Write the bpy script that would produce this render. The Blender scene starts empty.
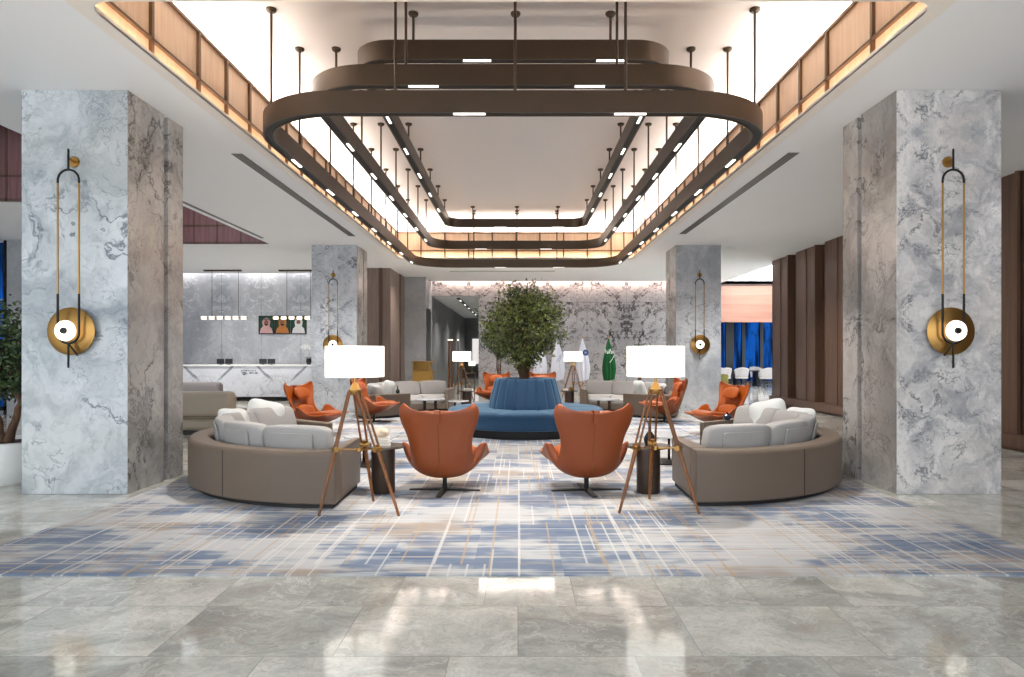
import bpy, bmesh, math, random
from math import sin, cos, pi, radians as R
from mathutils import Vector, Matrix
random.seed(7)
C = bpy.context.scene
COL = C.collection
# ---------------------------------------------------------------- camera
F = 683.0
cam = bpy.data.cameras.new('camera'); camo = bpy.data.objects.new('camera', cam); COL.objects.link(camo)
camo.location = (0, 0, 1.55); camo.rotation_euler = (R(90), 0, 0)
cam.sensor_width = 36; cam.lens = 36*F/1024
cam.shift_x = -6/1024; cam.shift_y = 15.5/1024
cam.clip_end = 200
C.camera = camo
# ---------------------------------------------------------------- world and exposure
C.view_settings.view_transform = 'Standard'; C.view_settings.look = 'None'
C.view_settings.gamma = 1; C.view_settings.use_curve_mapping = False
C.view_settings.exposure = 1.45
w = bpy.data.worlds.new('world'); C.world = w; w.use_nodes = True
bg = w.node_tree.nodes['Background']; bg.inputs[0].default_value = (0.86, 0.93, 1.0, 1); bg.inputs[1].default_value = 1.2
# ---------------------------------------------------------------- lights
def area(name, loc, size, rot, power, color=(1, 1, 1), spread=180):
    l = bpy.data.lights.new(name, 'AREA'); l.shape = 'RECTANGLE'; l.size, l.size_y = size
    l.energy = power; l.color = color; l.spread = R(spread)
    o = bpy.data.objects.new(name, l); COL.objects.link(o); o.location = loc; o.rotation_euler = rot
    return o
def spot(name, loc, power, angle=80, color=(1, .95, .88), rot=(0, 0, 0), blend=.6, rad=.06):
    l = bpy.data.lights.new(name, 'SPOT'); l.energy = power; l.color = color
    l.spot_size = R(angle); l.spot_blend = blend; l.shadow_soft_size = rad
    o = bpy.data.objects.new(name, l); COL.objects.link(o); o.location = loc; o.rotation_euler = rot
    return o
CX = -0.06
H_ = 4.47
# upper cove tubes behind the timber fascia, shining up on the raised ceiling
for s in (-1, 1):
    area('cove_tube', (CX+s*4.02, 13.3, 5.2), (.18, 15.2), (R(180), 0, 0), 210, (1, .93, .86))
    area('ledge_tube', (CX+s*3.60, 13.3, H_+.035), (.03, 15.2), (R(180), 0, 0), 20, (1, .76, .56))
area('cove_tube', (CX, 21.5, 5.2), (7.2, .18), (R(180), 0, 0), 95, (1, .93, .86))
area('ledge_tube', (CX, 21.05, H_+.035), (7.2, .03), (R(180), 0, 0), 9, (1, .76, .56))
# wall washers in the ceiling slots
area('wall_washer', (-13.0, 24.83, 4.62), (16.0, .12), (R(-6), 0, 0), 22, (1, .94, .90))
area('wall_washer', (1.8, 27.56, 4.66), (10.2, .12), (R(-4), 0, 0), 50, (1, .74, .62))
# track spots of the ring chandeliers
for (x, y, z, p) in ((-2.9, 9.4, 4.05, 150), (2.8, 9.4, 4.05, 150), (-2.9, 12.4, 4.05, 130), (2.8, 12.4, 4.05, 130),
                     (-2.9, 16.2, 4.05, 160), (2.8, 16.2, 4.05, 160), (-.9, 7.3, 4.05, 170), (.8, 7.3, 4.05, 170),
                     (-.9, 20.1, 4.05, 120), (.8, 20.1, 4.05, 120), (0, 10.6, 4.6, 0), (-1.9, 12.2, 5.05, 150), (1.8, 12.2, 5.05, 150),
                     (-1.9, 15.8, 5.05, 150), (1.8, 15.8, 5.05, 150)):
    if p: spot('track_spot', (x, y, z), p*.95, 85, (1, .97, .93))
# added fill spots without fixtures, over the side bays, the front and the back
for (x, y, p) in ((-7.5, 8, 80), (-9, 15.8, 80), (-8, 21, 110), (-10.5, 21, 100), (6.3, 12, 90), (6.3, 17, 90), (6.3, 7, 70), (-5, 16.6, 80), (4.9, 16.4, 80), (-7.6, 23.4, 60), (-10.2, 23.4, 60),
                  (0, 25, 90), (4.2, 25, 90), (-3.6, 23.5, 60), (10.5, 31, 110), (9, 26, 80)):
    spot('fill_spot', (x, y, 4.44), p*(1.9 if y > 14 else 1.1), 110, (1, .96, .92), blend=1)
for yy in (29.5, 34, 40): spot('fill_spot', (-2.2, yy, 3.85), 170, 120, blend=1)  # more added fill, lifting the dark corridor
# ---------------------------------------------------------------- node helper
class G:
    def __init__(s, name):
        s.m = bpy.data.materials.new(name); s.m.use_nodes = True; s.t = s.m.node_tree
        s.b = s.t.nodes['Principled BSDF']
    def n(s, typ, props=None, **inp):
        x = s.t.nodes.new(typ)
        for k, v in (props or {}).items(): setattr(x, k, v)
        for k, v in inp.items():
            k = int(k[1:]) if k[0] == '_' else k.replace('_', ' ')
            s.put(x.inputs[k], v)
        return x
    def put(s, sock, v):
        if isinstance(v, bpy.types.NodeSocket): s.t.links.new(v, sock)
        elif isinstance(v, bpy.types.Node): s.t.links.new(v.outputs[0], sock)
        else:
            if isinstance(v, tuple) and sock.type == 'RGBA' and len(v) == 3: v = v+(1,)
            sock.default_value = v
    def ma(s, op, a, b=0.0, c=0.0, clamp=False):
        return s.n('ShaderNodeMath', {'operation': op, 'use_clamp': clamp}, _0=a, _1=b, _2=c).outputs[0]
    def mix(s, f, a, b, mode='MIX'):
        x = s.t.nodes.new('ShaderNodeMix'); x.data_type = 'RGBA'; x.blend_type = mode
        s.put(x.inputs[0], f); s.put(x.inputs[6], a); s.put(x.inputs[7], b); return x.outputs[2]
    def pos(s, kind='Object'):
        return s.n('ShaderNodeTexCoord').outputs[kind]
    def noise(s, v, scale, detail=4, rough=.55, dist=0.0, out=0):
        return s.n('ShaderNodeTexNoise', None, Vector=v, Scale=float(scale), Detail=float(detail), Roughness=rough, Distortion=dist).outputs[out]
    def ramp(s, f, a, b, smooth=True):
        x = s.n('ShaderNodeMapRange', {'interpolation_type': 'SMOOTHSTEP' if smooth else 'LINEAR'}, _0=f, _1=float(a), _2=float(b)); return x.outputs[0]
    def sep(s, v): return s.n('ShaderNodeSeparateXYZ', None, _0=v).outputs
    def comb(s, x, y, z): return s.n('ShaderNodeCombineXYZ', None, _0=x, _1=y, _2=z).outputs[0]
    def vadd(s, a, b): return s.n('ShaderNodeVectorMath', {'operation': 'ADD'}, _0=a, _1=b).outputs[0]
    def vscale(s, a, k): 
        x = s.n('ShaderNodeVectorMath', {'operation': 'MULTIPLY'}, _0=a); x.inputs[1].default_value = k; return x.outputs[0]
    def bump(s, h, strength=.2, dist=.01):
        b = s.n('ShaderNodeBump', None, Height=h, Strength=strength, Distance=dist); s.put(s.b.inputs['Normal'], b.outputs[0])
    def fin(s, col, rough=.5, metal=0.0, **kw):
        s.put(s.b.inputs['Base Color'], col); s.put(s.b.inputs['Roughness'], rough); s.b.inputs['Metallic'].default_value = metal
        for k, v in kw.items(): s.put(s.b.inputs[k.replace('_', ' ')], v)
        return s.m
def c(r, g, b):   # sRGB 0-255 to linear
    f = lambda v: (v/255/12.92) if v/255 <= .04045 else ((v/255+.055)/1.055)**2.4
    return (f(r), f(g), f(b))
def plain(name, col, rough=.5, metal=0.0, var=.06, scale=6, bump=0.0, **kw):
    g = G(name); p = g.pos(); nz = g.noise(p, scale, 3)
    k = g.ma('MULTIPLY_ADD', nz, var*2, 1-var)
    m = g.mix(1.0, col, g.comb(k, k, k), 'MULTIPLY')
    if bump: g.bump(g.noise(p, scale*14, 2), bump, .003)
    return g.fin(m, rough, metal, **kw)
def emit(name, col, strength):
    g = G(name); g.put(g.b.inputs['Emission Color'], col); g.b.inputs['Emission Strength'].default_value = strength
    p = g.pos(); k = g.ma('MULTIPLY_ADD', g.noise(p, 3, 2), .06, .94)
    return g.fin(g.mix(1.0, col, g.comb(k, k, k), 'MULTIPLY'), .5)
def marble(name, base, dark, vein, seed, vscale=1.0, vamt=.6, cloud=.5, mirror=None, rough=.18, vw=.018, joints=None, warm=None, chev=False):
    g = G(name); p = g.n('ShaderNodeNewGeometry').outputs['Position']
    x, y, z = g.sep(p)
    if mirror:
        ax, az = mirror
        if ax: x = g.ma('PINGPONG', g.ma('ADD', x, 50.0), ax)
        if az: z = g.ma('PINGPONG', g.ma('ADD', z, 20.0), az)
    q = g.vadd(g.comb(x, y, z), (seed*3.7, seed*1.3, seed*2.1))
    wn = g.noise(q, .9*vscale, 4, .6, 0, 1)
    q2 = g.vadd(q, g.vscale(wn, (1.6/vscale, 1.6/vscale, 1.6/vscale)))
    cl = g.ramp(g.noise(q2, .8*vscale, 8, .62, .6), .36, .66)
    fine = g.noise(q2, 5*vscale, 8, .7, .5)
    col = g.mix(g.ma('MULTIPLY', cl, cloud), base, dark)
    col = g.mix(g.ma('MULTIPLY', g.ramp(fine, .48, .72), .4), col, dark)
    if warm: col = g.mix(g.ma('MULTIPLY', g.ramp(g.noise(q, .5*vscale, 3), .45, .7), .5), col, warm)
    for i, (sc, wd, am) in enumerate(((.75, vw, 1.0), (1.9, vw*.8, .75), (4.5, vw*1.1, .45))):
        nz = g.noise(g.vadd(q2, (i*9.1, 0, 0)), sc*vscale, 7, .58, .3)
        d = g.ma('ABSOLUTE', g.ma('SUBTRACT', nz, .5))
        v = g.ma('SUBTRACT', 1.0, g.ramp(d, 0, wd))
        msk = g.ramp(g.noise(g.vadd(q, (0, i*5.3, 3)), 1.1*vscale, 3), .42, .62)
        col = g.mix(g.ma('MULTIPLY', g.ma('MULTIPLY', v, msk), vamt*am), col, vein)
    if chev:
        X, Y, Z = g.sep(p)
        pp = g.ma('PINGPONG', g.ma('ADD', X, 10.2+24.2), 1.21)
        tgt = g.ma('SUBTRACT', .82, g.ma('SUBTRACT', 1.17, Z))
        d = g.ma('ABSOLUTE', g.ma('SUBTRACT', g.ma('SUBTRACT', pp, tgt), g.ma('MULTIPLY', g.ma('SUBTRACT', g.noise(q, 5, 3), .5), .12)))
        v = g.ma('MULTIPLY', g.ma('SUBTRACT', 1.0, g.ramp(d, .02, .09)), g.ramp(Z, .55, .85))
        col = g.mix(g.ma('MULTIPLY', v, .75), col, vein)
    if joints:
        jx, jz = joints; X, Y, Z = g.sep(p)
        for a, per in ((X, jx), (Z, jz)):
            if per:
                d = g.ma('PINGPONG', g.ma('ADD', a, 50.0), per/2)
                col = g.mix(g.ma('MULTIPLY', g.ma('LESS_THAN', d, .008), .6), col, (.12, .12, .13))
    return g.fin(col, rough)
def wood(name, a, b, rough=.4, axis=2, scale=1.0):
    g = G(name); p = g.pos()
    k = [14.0*scale]*3; k[axis] = .7*scale
    q = g.vscale(p, tuple(k)); nz = g.noise(q, 1.0, 5, .6, .8)
    big = g.noise(p, .6, 2)
    col = g.mix(g.ramp(nz, .3, .7), a, b); kk = g.ma('MULTIPLY_ADD', big, .3, .85)
    col = g.mix(1.0, col, g.comb(kk, kk, kk), 'MULTIPLY')
    g.bump(nz, .08, .002)
    return g.fin(col, rough)
M = {}
M['ceil'] = plain('white_paint', c(238, 240, 242), .7, var=.01, scale=1)
M['ceil2'] = plain('warm_white_paint', c(218, 214, 212), .75, var=.01, scale=1)
M['lip'] = plain('opening_lip_paint', c(236, 230, 222), .6, var=.01)
M['pil_l'] = marble('daylight_blue_marble', c(203, 207, 209), c(122, 131, 139), c(66, 76, 88), 1.0, 1.1, .8, .9, rough=.22, warm=c(205, 205, 200))  # daylight's blue cast is put into the left pillar's front colour
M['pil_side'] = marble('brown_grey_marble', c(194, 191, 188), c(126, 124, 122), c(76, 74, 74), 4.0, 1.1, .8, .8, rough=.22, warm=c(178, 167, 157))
M['pil_r'] = marble('white_grey_marble', c(224, 220, 216), c(144, 144, 150), c(92, 92, 98), 7.3, 2.6, .8, .85, (0, 2.0), rough=.22, warm=c(214, 206, 196))
M['pil_far'] = marble('far_pillar_marble', c(205, 208, 212), c(140, 146, 156), c(86, 90, 98), 9.0, 1.2, .9, .6, (0, 1.5), rough=.22, vw=.022)
M['recep'] = marble('reception_wall_marble', c(206, 208, 212), c(160, 165, 174), c(236, 238, 242), 12.0, .9, .9, .8, (1.45, 0), rough=.2, joints=(1.45, 0), vw=.02)
M['back'] = marble('bookmatched_marble', c(186, 183, 184), c(150, 146, 148), c(50, 48, 52), 15.0, 1.05, 1.0, .6, (1.6, 0), rough=.2, vw=.03, joints=(1.6, 1.45))
M['desk_m'] = marble('reception_desk_marble', c(216, 218, 224), c(178, 182, 192), c(96, 100, 112), 18.0, .9, .5, .35, (1.2, 0), rough=.15, vw=.02, chev=True)
M['dark_m'] = marble('dark_corridor_marble', c(128, 130, 132), c(96, 98, 100), c(160, 162, 164), 21.0, .8, .4, .6, rough=.5)
M['grey_m'] = marble('grey_block_marble', c(176, 178, 180), c(140, 143, 146), c(205, 206, 208), 24.0, .8, .5, .6, rough=.25)
M['wood_r'] = wood('brown_timber', c(112, 84, 66), c(92, 68, 54), .42)
M['wood_rec'] = wood('dark_brown_timber', c(92, 68, 54), c(76, 56, 46), .5)
M['wood_l'] = wood('taupe_timber', c(138, 118, 106), c(116, 98, 88), .42)
M['plum'] = wood('plum_timber', c(122, 86, 88), c(100, 70, 72), .5)
M['fascia'] = wood('honey_timber', c(234, 204, 174), c(222, 188, 156), .5, 2, 1.5)
M['bronze'] = plain('dark_bronze', c(74, 62, 50), .45, .6, .08, 3)
M['bronze_d'] = plain('bronze_rail', c(110, 84, 60), .35, .6, .05, 3)
M['blackm'] = plain('black_metal', c(24, 23, 23), .4, .5, .05)
M['track'] = plain('black_track_channel', c(14, 14, 15), .6, 0, .05)
M['led'] = emit('lit_diffuser', (1, .96, .9), 1.1)
M['slot'] = plain('slot_grille', c(120, 122, 124), .5, .2)
M['brass'] = plain('brushed_brass', c(166, 126, 70), .3, .95, .06, 4)
M['gold'] = plain('antique_gold_panel', c(186, 146, 74), .4, .5, .06, 4)
M['shade'] = emit('lit_lamp_shade', (1, .95, .87), .62)
M['glow'] = emit('lit_opal_glass', (1, .92, .78), .7)
M['leather_o'] = plain('tan_orange_leather', c(170, 82, 24), .38, 0, .08, 5, .12)
M['leather_d'] = plain('dark_tan_leather', c(134, 64, 26), .45, 0, .06, 4, .1)
M['walnut'] = wood('red_brown_wood', c(134, 80, 28), c(100, 58, 20), .35, 2, 2)
M['taupe'] = plain('taupe_leather', c(106, 91, 78), .45, 0, .05, 3, .1)
M['beige'] = plain('beige_leather', c(160, 148, 130), .5, 0, .04, 3, .08)
M['greyl'] = plain('grey_leather', c(140, 134, 134), .5, 0, .04, 3, .08)
M['cush'] = plain('pale_grey_linen', c(162, 159, 156), .85, 0, .05, 8, .3)
M['pill'] = plain('off_white_linen', c(206, 208, 206), .85, 0, .04, 8, .3)
M['plinth'] = plain('black_plinth', c(28, 25, 24), .6)
M['velvet'] = plain('blue_velvet', c(14, 62, 98), .7, 0, .16, 3, .1, Sheen_Weight=.6, Sheen_Tint=(.5, .8, 1, 1))
M['tabletop'] = plain('smoked_table_top', c(92, 82, 76), .2, .2)
M['drum'] = plain('bronze_drum', c(76, 62, 54), .38, .5)
M['white'] = plain('white_ceramic', c(232, 232, 230), .3, 0, .02)
M['paper'] = plain('cream_paper', c(236, 230, 220), .7, 0, .03)
M['stone_b'] = plain('speckled_beige_ceramic', c(214, 194, 170), .6, 0, .2, 18)
M['whitemarb'] = marble('white_table_marble', c(235, 235, 236), c(200, 202, 206), c(150, 152, 158), 30.0, 2.0, .5, .4, rough=.12)
M['darkglass'] = plain('dark_glazed_vase', c(26, 26, 30), .2)
M['navy'] = plain('navy_glazed_pot', c(34, 44, 66), .2)
M['screen'] = plain('black_screen_back', c(18, 20, 24), .3)
M['flag_w'] = plain('white_flag_cloth', c(226, 228, 238), .8, 0, .04, 5)
M['flag_g'] = plain('green_flag_cloth', c(4, 88, 38), .8, 0, .05, 5)
M['flag_b'] = plain('blue_print', c(40, 84, 140), .8)
M['flag_p'] = plain('white_print', c(225, 235, 228), .8)
M['grey_p'] = plain('grey_print', c(150, 156, 176), .8)
M['ink'] = plain('black_lettering', c(34, 34, 40), .5)
M['soil'] = plain('dark_soil', c(52, 40, 30), .9, 0, .3, 20)
M['bark'] = wood('brown_bark', c(112, 82, 58), c(74, 54, 40), .85, 2, 2)
M['chair_w'] = plain('cream_upholstery', c(206, 200, 198), .8, 0, .03)
M['olive'] = plain('olive_upholstery', c(110, 104, 40), .8)
M['copper'] = wood('rose_timber', c(168, 122, 102), c(150, 106, 88), .45, 0, .5)
M['pic_g'] = plain('dark_green_backdrop', c(18, 66, 44), .6, 0, .3, 4)
M['skin'] = plain('painted_skin', c(150, 104, 82), .6)
M['beard'] = plain('painted_beard', c(40, 30, 28), .6)
M['cl_p'] = plain('painted_pink_white_scarf', c(214, 170, 170), .6, 0, .15, 30)
M['cl_o'] = plain('painted_tan_robe', c(196, 122, 60), .6, 0, .1)
M['cl_w'] = plain('painted_white_scarf', c(222, 222, 224), .6, 0, .05)
def leafmat(name, a, b):
    g = G(name); p = g.pos(); nz = g.noise(p, 9, 2)
    return g.fin(g.mix(g.ramp(nz, .35, .65), a, b), .5, 0.0)
M['leaf'] = leafmat('olive_green_leaf', c(26, 42, 16), c(132, 140, 70))  # lighter mottle brightened to paint in leaf highlights
M['leaf_d'] = leafmat('dark_green_leaf', c(30, 50, 28), c(74, 94, 52))
# floor stone
def floor_mat():
    g = G('polished_grey_stone_tiles'); p = g.n('ShaderNodeNewGeometry').outputs['Position']
    br = g.n('ShaderNodeTexBrick', {'offset': .37, 'squash': .6, 'squash_frequency': 3}, Vector=p, Color1=(0, 0, 0, 1), Color2=(1, 1, 1, 1), Mortar=(.5, .5, .5, 1), Scale=1.0)
    br.inputs['Mortar Size'].default_value = .0025; br.inputs['Bias'].default_value = 0
    br.inputs['Brick Width'].default_value = .95; br.inputs['Row Height'].default_value = .7
    t = br.outputs[0]; m = br.outputs[1]
    tv = g.n('ShaderNodeRGBToBW', None, _0=t).outputs[0]
    q = g.vadd(p, g.comb(g.ma('MULTIPLY', tv, 37.0), g.ma('MULTIPLY', tv, 11.0), g.ma('MULTIPLY', tv, 5.0)))
    q = g.vadd(q, g.vscale(g.noise(q, 1.4, 4, .6, 0, 1), (.7, .7, .7)))
    a = g.noise(g.vscale(q, (1, 1.5, 1)), 1.3, 9, .68, .6)
    col = g.mix(g.ramp(a, .3, .7), c(216, 215, 206), c(158, 158, 151))
    b = g.noise(q, 2.2, 6, .65, .4)
    col = g.mix(g.ma('MULTIPLY', g.ramp(b, .5, .75), .55), col, c(170, 156, 138))
    d = g.ma('ABSOLUTE', g.ma('SUBTRACT', g.noise(q, 1.5, 8, .6, .8), .5))
    col = g.mix(g.ma('MULTIPLY', g.ma('SUBTRACT', 1.0, g.ramp(d, 0, .02)), .35), col, c(232, 230, 224))
    sp = g.noise(q, 40, 4, .7)
    col = g.mix(g.ma('MULTIPLY', g.ramp(sp, .45, .7), .3), col, c(118, 116, 112))
    k = g.ma('MULTIPLY_ADD', tv, .34, .80)
    col = g.mix(1.0, col, g.comb(k, k, k), 'MULTIPLY')
    col = g.mix(g.ma('MULTIPLY', m, .5), col, c(120, 118, 114))
    return g.fin(col, g.ma('MULTIPLY_ADD', a, .08, .04), IOR=1.6)
M['floor'] = floor_mat()
def carpet_mat():
    g = G('blue_grey_plaid_carpet'); p = g.n('ShaderNodeNewGeometry').outputs['Position']
    X, Y, Z = g.sep(p)
    def cell(a, b, seed):
        v = g.comb(g.ma('FLOOR', a), g.ma('FLOOR', b), float(seed))
        return g.n('ShaderNodeTexWhiteNoise', {'noise_dimensions': '3D'}, Vector=v).outputs[0]
    n1 = g.noise(g.vscale(p, (.75, 1.3, 1)), 1.0, 4, .6)
    st = g.noise(g.vscale(p, (1.5, 14, 1)), 1.0, 3, .6)
    jx = cell(g.ma('MULTIPLY', X, 3.1), g.ma('MULTIPLY', Y, 4.3), 1)
    f = g.ma('ADD', n1, g.ma('ADD', g.ma('MULTIPLY', g.ma('SUBTRACT', st, .5), .35), g.ma('MULTIPLY', g.ma('SUBTRACT', jx, .5), .13)))
    n2 = g.noise(g.vadd(g.vscale(p, (.6, 1.1, 1)), (7, 3, 0)), 1.0, 3, .6)
    f2 = g.ma('ADD', n2, g.ma('MULTIPLY', g.ma('SUBTRACT', st, .5), .3))
    col = g.mix(g.ramp(f2, .50, .66), c(180, 180, 180), c(158, 146, 136))
    col = g.mix(g.ma('MULTIPLY', g.ramp(f, .44, .60), .92), col, c(102, 117, 140))
    col = g.mix(g.ma('MULTIPLY', g.ramp(f, .62, .72), .6), col, c(70, 88, 116))
    lines = [('x', 8.0, .13, .8, .6, 2), ('x', 4.7, .09, .6, .5, 3), ('y', 6.0, .12, .7, .55, 4), ('y', 11.0, .16, 1.1, .74, 5), ('x', 15.0, .2, 1.3, .84, 6)]
    for d, fr, wd, sg, th, sd in lines:
        a, b = (X, Y) if d == 'x' else (Y, X)
        u = g.ma('MULTIPLY', a, fr); w_ = cell(u, g.ma('MULTIPLY', b, sg), sd)
        on = g.ma('GREATER_THAN', w_, th)
        ln = g.ma('LESS_THAN', g.ma('FRACT', u), wd)
        tan = g.ma('GREATER_THAN', cell(u, 0.0, sd+20), .55)
        lc = g.mix(tan, c(206, 202, 196), c(176, 148, 112))
        col = g.mix(g.ma('MULTIPLY', g.ma('MULTIPLY', on, ln), .6), col, lc)
    g.bump(g.noise(p, 160, 2), .3, .004)
    return g.fin(col, .95)
M['carpet'] = carpet_mat()
def night_mat():
    g = G('blue_dusk_outside'); p = g.n('ShaderNodeNewGeometry').outputs['Position']
    n = g.noise(g.vscale(p, (2.2, 1, .25)), 1.3, 3, .6); n2 = g.noise(p, 2.5, 6, .7)
    col = g.mix(g.ramp(n, .42, .62), c(6, 30, 70), c(20, 92, 190)); col = g.mix(g.ma('MULTIPLY', g.ramp(n2, .5, .68), .8), col, c(16, 46, 66))
    g.put(g.b.inputs['Emission Color'], col); g.b.inputs['Emission Strength'].default_value = .34
    g.b.inputs['Specular IOR Level'].default_value = 0
    return g.fin((.004, .006, .01), .9)
M['dusk'] = night_mat()
# ---------------------------------------------------------------- mesh helper
class MB:
    def __init__(s): s.v = []; s.f = []; s.mi = []
    def add(s, vs, fs, mi=0):
        o = len(s.v); s.v += [tuple(v) for v in vs]; s.f += [tuple(i+o for i in f) for f in fs]; s.mi += [mi]*len(fs); return s
    def box(s, x0, x1, y0, y1, z0, z1, mi=0):
        v = [(x, y, z) for x in (x0, x1) for y in (y0, y1) for z in (z0, z1)]
        return s.add(v, [(0, 1, 3, 2), (4, 6, 7, 5), (0, 4, 5, 1), (2, 3, 7, 6), (0, 2, 6, 4), (1, 5, 7, 3)], mi)
    def bar(s, a, b, r0, r1=None, seg=12, mi=0, flat=None):
        a, b = Vector(a), Vector(b); r1 = r0 if r1 is None else r1
        d = (b-a).normalized(); u = d.orthogonal().normalized() if abs(d.z) > .999 or flat is None else d.cross(Vector((0, 0, 1))).normalized(); w_ = d.cross(u)
        fl = flat or 1
        v = []
        for q, r in ((a, r0), (b, r1)):
            for i in range(seg):
                t = 2*pi*(i+.5)/seg; v.append(q+u*cos(t)*r+w_*sin(t)*r*fl)
        f = [(i, (i+1) % seg, seg+(i+1) % seg, seg+i) for i in range(seg)]
        f += [tuple(range(seg))[::-1], tuple(range(seg, 2*seg))]
        return s.add(v, f, mi)
    def tube(s, pts, r, seg=10, mi=0, closed=False, rs=None):
        pts = [Vector(p) for p in pts]; n = len(pts); v = []
        up = None
        for i, p in enumerate(pts):
            a = pts[i-1] if (i or closed) else p; b = pts[(i+1) % n] if (i < n-1 or closed) else p
            d = (b-a).normalized()
            if up is None: up = d.orthogonal().normalized()
            up = (up-d*up.dot(d)).normalized(); w_ = d.cross(up)
            rr = rs[i] if rs else r
            for k in range(seg):
                t = 2*pi*k/seg; v.append(p+up*cos(t)*rr+w_*sin(t)*rr)
        f = []
        for i in range(n if closed else n-1):
            for k in range(seg):
                j = (i+1) % n
                f.append((i*seg+k, i*seg+(k+1) % seg, j*seg+(k+1) % seg, j*seg+k))
        if not closed: f += [tuple(range(seg))[::-1], tuple(range((n-1)*seg, n*seg))]
        return s.add(v, f, mi)
    def lathe(s, prof, cx=0, cy=0, seg=32, mi=0, sx=1, sy=1, axis='z', cz=0):
        v = []; n = len(prof)
        for (r, z) in prof:
            for k in range(seg):
                t = 2*pi*k/seg
                if axis == 'z': v.append((cx+r*cos(t)*sx, cy+r*sin(t)*sy, z))
                else: v.append((cx+r*cos(t)*sx, cy+z, cz+r*sin(t)*sy))   # axis y: profile z runs along y
        f = []
        for i in range(n-1):
            for k in range(seg):
                q = (i*seg+k, i*seg+(k+1) % seg, (i+1)*seg+(k+1) % seg, (i+1)*seg+k)
                f.append(q if axis == 'z' else q[::-1])
        closed = prof[0] == prof[-1]
        if prof[0][0] > 1e-5 and not closed: f.append(tuple(range(seg))[::-1])
        if prof[-1][0] > 1e-5 and not closed: f.append(tuple(range((n-1)*seg, n*seg)))
        return s.add(v, f, mi)
    def grid(s, fn, nu, nv, mi=0, closeu=False):
        v = [fn(i/nu, j/nv) for j in range(nv+1) for i in range(nu+(0 if closeu else 1))]
        W = nu if closeu else nu+1
        f = [(j*W+i, j*W+(i+1) % W, (j+1)*W+(i+1) % W, (j+1)*W+i) for j in range(nv) for i in range(nu)]
        return s.add(v, f, mi)
    def build(s, name, mats, parent=None, smooth=False, bevel=0, seg=2, sub=0, recalc=True, org=None):
        me = bpy.data.meshes.new(name)
        vs = s.v
        if org is not None: vs = [(v[0]-org[0], v[1]-org[1], v[2]-org[2]) for v in vs]
        me.from_pydata(vs, [], s.f)
        for m in (mats if isinstance(mats, (list, tuple)) else [mats]): me.materials.append(M[m] if isinstance(m, str) else m)
        for p, i in zip(me.polygons, s.mi): p.material_index = i
        bm = bmesh.new(); bm.from_mesh(me)
        bmesh.ops.remove_doubles(bm, verts=bm.verts, dist=1e-5)
        if recalc: bmesh.ops.recalc_face_normals(bm, faces=bm.faces)
        bm.to_mesh(me); bm.free()
        o = bpy.data.objects.new(name, me); COL.objects.link(o)
        if org is not None: o.location = org
        if parent: o.parent = parent
        if bevel:
            b = o.modifiers.new('bevel', 'BEVEL'); b.width = bevel; b.segments = seg; b.limit_method = 'ANGLE'; b.angle_limit = R(40)
        if sub:
            b = o.modifiers.new('subdivision', 'SUBSURF'); b.levels = sub; b.render_levels = sub
        if smooth or bevel:
            me.shade_smooth()
            if not sub and hasattr(me, 'set_sharp_from_angle'): me.set_sharp_from_angle(angle=R(38))
        return o
def empty(name, loc, rz=0):
    o = bpy.data.objects.new(name, None); COL.objects.link(o); o.location = loc; o.rotation_euler = (0, 0, rz); o.empty_display_size = .1
    return o
def tag(o, label, cat, group=None):
    o['label'] = label; o['category'] = cat
    if group: o['group'] = group
    return o
def struct(o, label=None):
    o['kind'] = 'structure'
    if label: o['label'] = label
    return o
def copy_tree(o, parent=None):
    k = o.copy(); COL.objects.link(k)
    if parent: k.parent = parent
    for ch in [x for x in ALLCH(o)]: copy_tree(ch, k)
    return k
def ALLCH(o): return [x for x in bpy.data.objects if x.parent == o]
def bx(name, x0, x1, y0, y1, z0, z1, mat, parent=None, bevel=0, label=None, st=False):
    o = MB().box(x0, x1, y0, y1, z0, z1).build(name, mat, parent, bevel=bevel)
    if st: struct(o, label)
    return o
H = 4.47
# ---------------------------------------------------------------- floor, carpet
bx('floor', -20, 20, -3.5, 50, -.1, 0, 'floor', st=True, label='polished grey stone tile floor')
o = MB().box(-4.15, 4.03, 4.76, 22.3, 0, .012).build('carpet', 'carpet')
tag(o, 'large blue and grey plaid carpet under the whole seating group', 'carpet')
# ---------------------------------------------------------------- ceiling with openings
XL, XR, YN, YF = CX-3.55, CX+3.55, 5.66, 21.0
RC = .22
SXL, SXR, SYN, SYF = XL-.14, XR+.14, YN-.14, YF+.14
m = MB()
def slab(x0, x1, y0, y1, z0=H, z1=H+.12): m.box(x0, x1, y0, y1, z0, z1)
slab(-20, 20, -3.5, SYN); slab(SXR, 8.35, SYN, SYF); slab(8.35, 20, SYN, 20); slab(-6.6, SXL, SYN, SYF)
slab(-20, -11.2, SYN, SYF); slab(-11.2, -6.6, SYN, 6.2); slab(-11.2, -6.6, 13.05, 13.5); slab(-11.2, -9.4, 13.5, 18.1); slab(-11.2, -6.6, 18.1, SYF)
slab(-20, 8.35, SYF, 24.7); slab(-3.5, 8.35, 24.7, 27.42); slab(-6.5, -3.5, 24.7, 27.7); slab(8.35, 20, 28.4, 50); slab(11.5, 20, 20, 28.4)
slab(7.0, 8.35, 27.42, 50)
struct(m.build('ceiling', 'ceil'), 'white plasterboard ceiling with rectangular openings')
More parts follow.
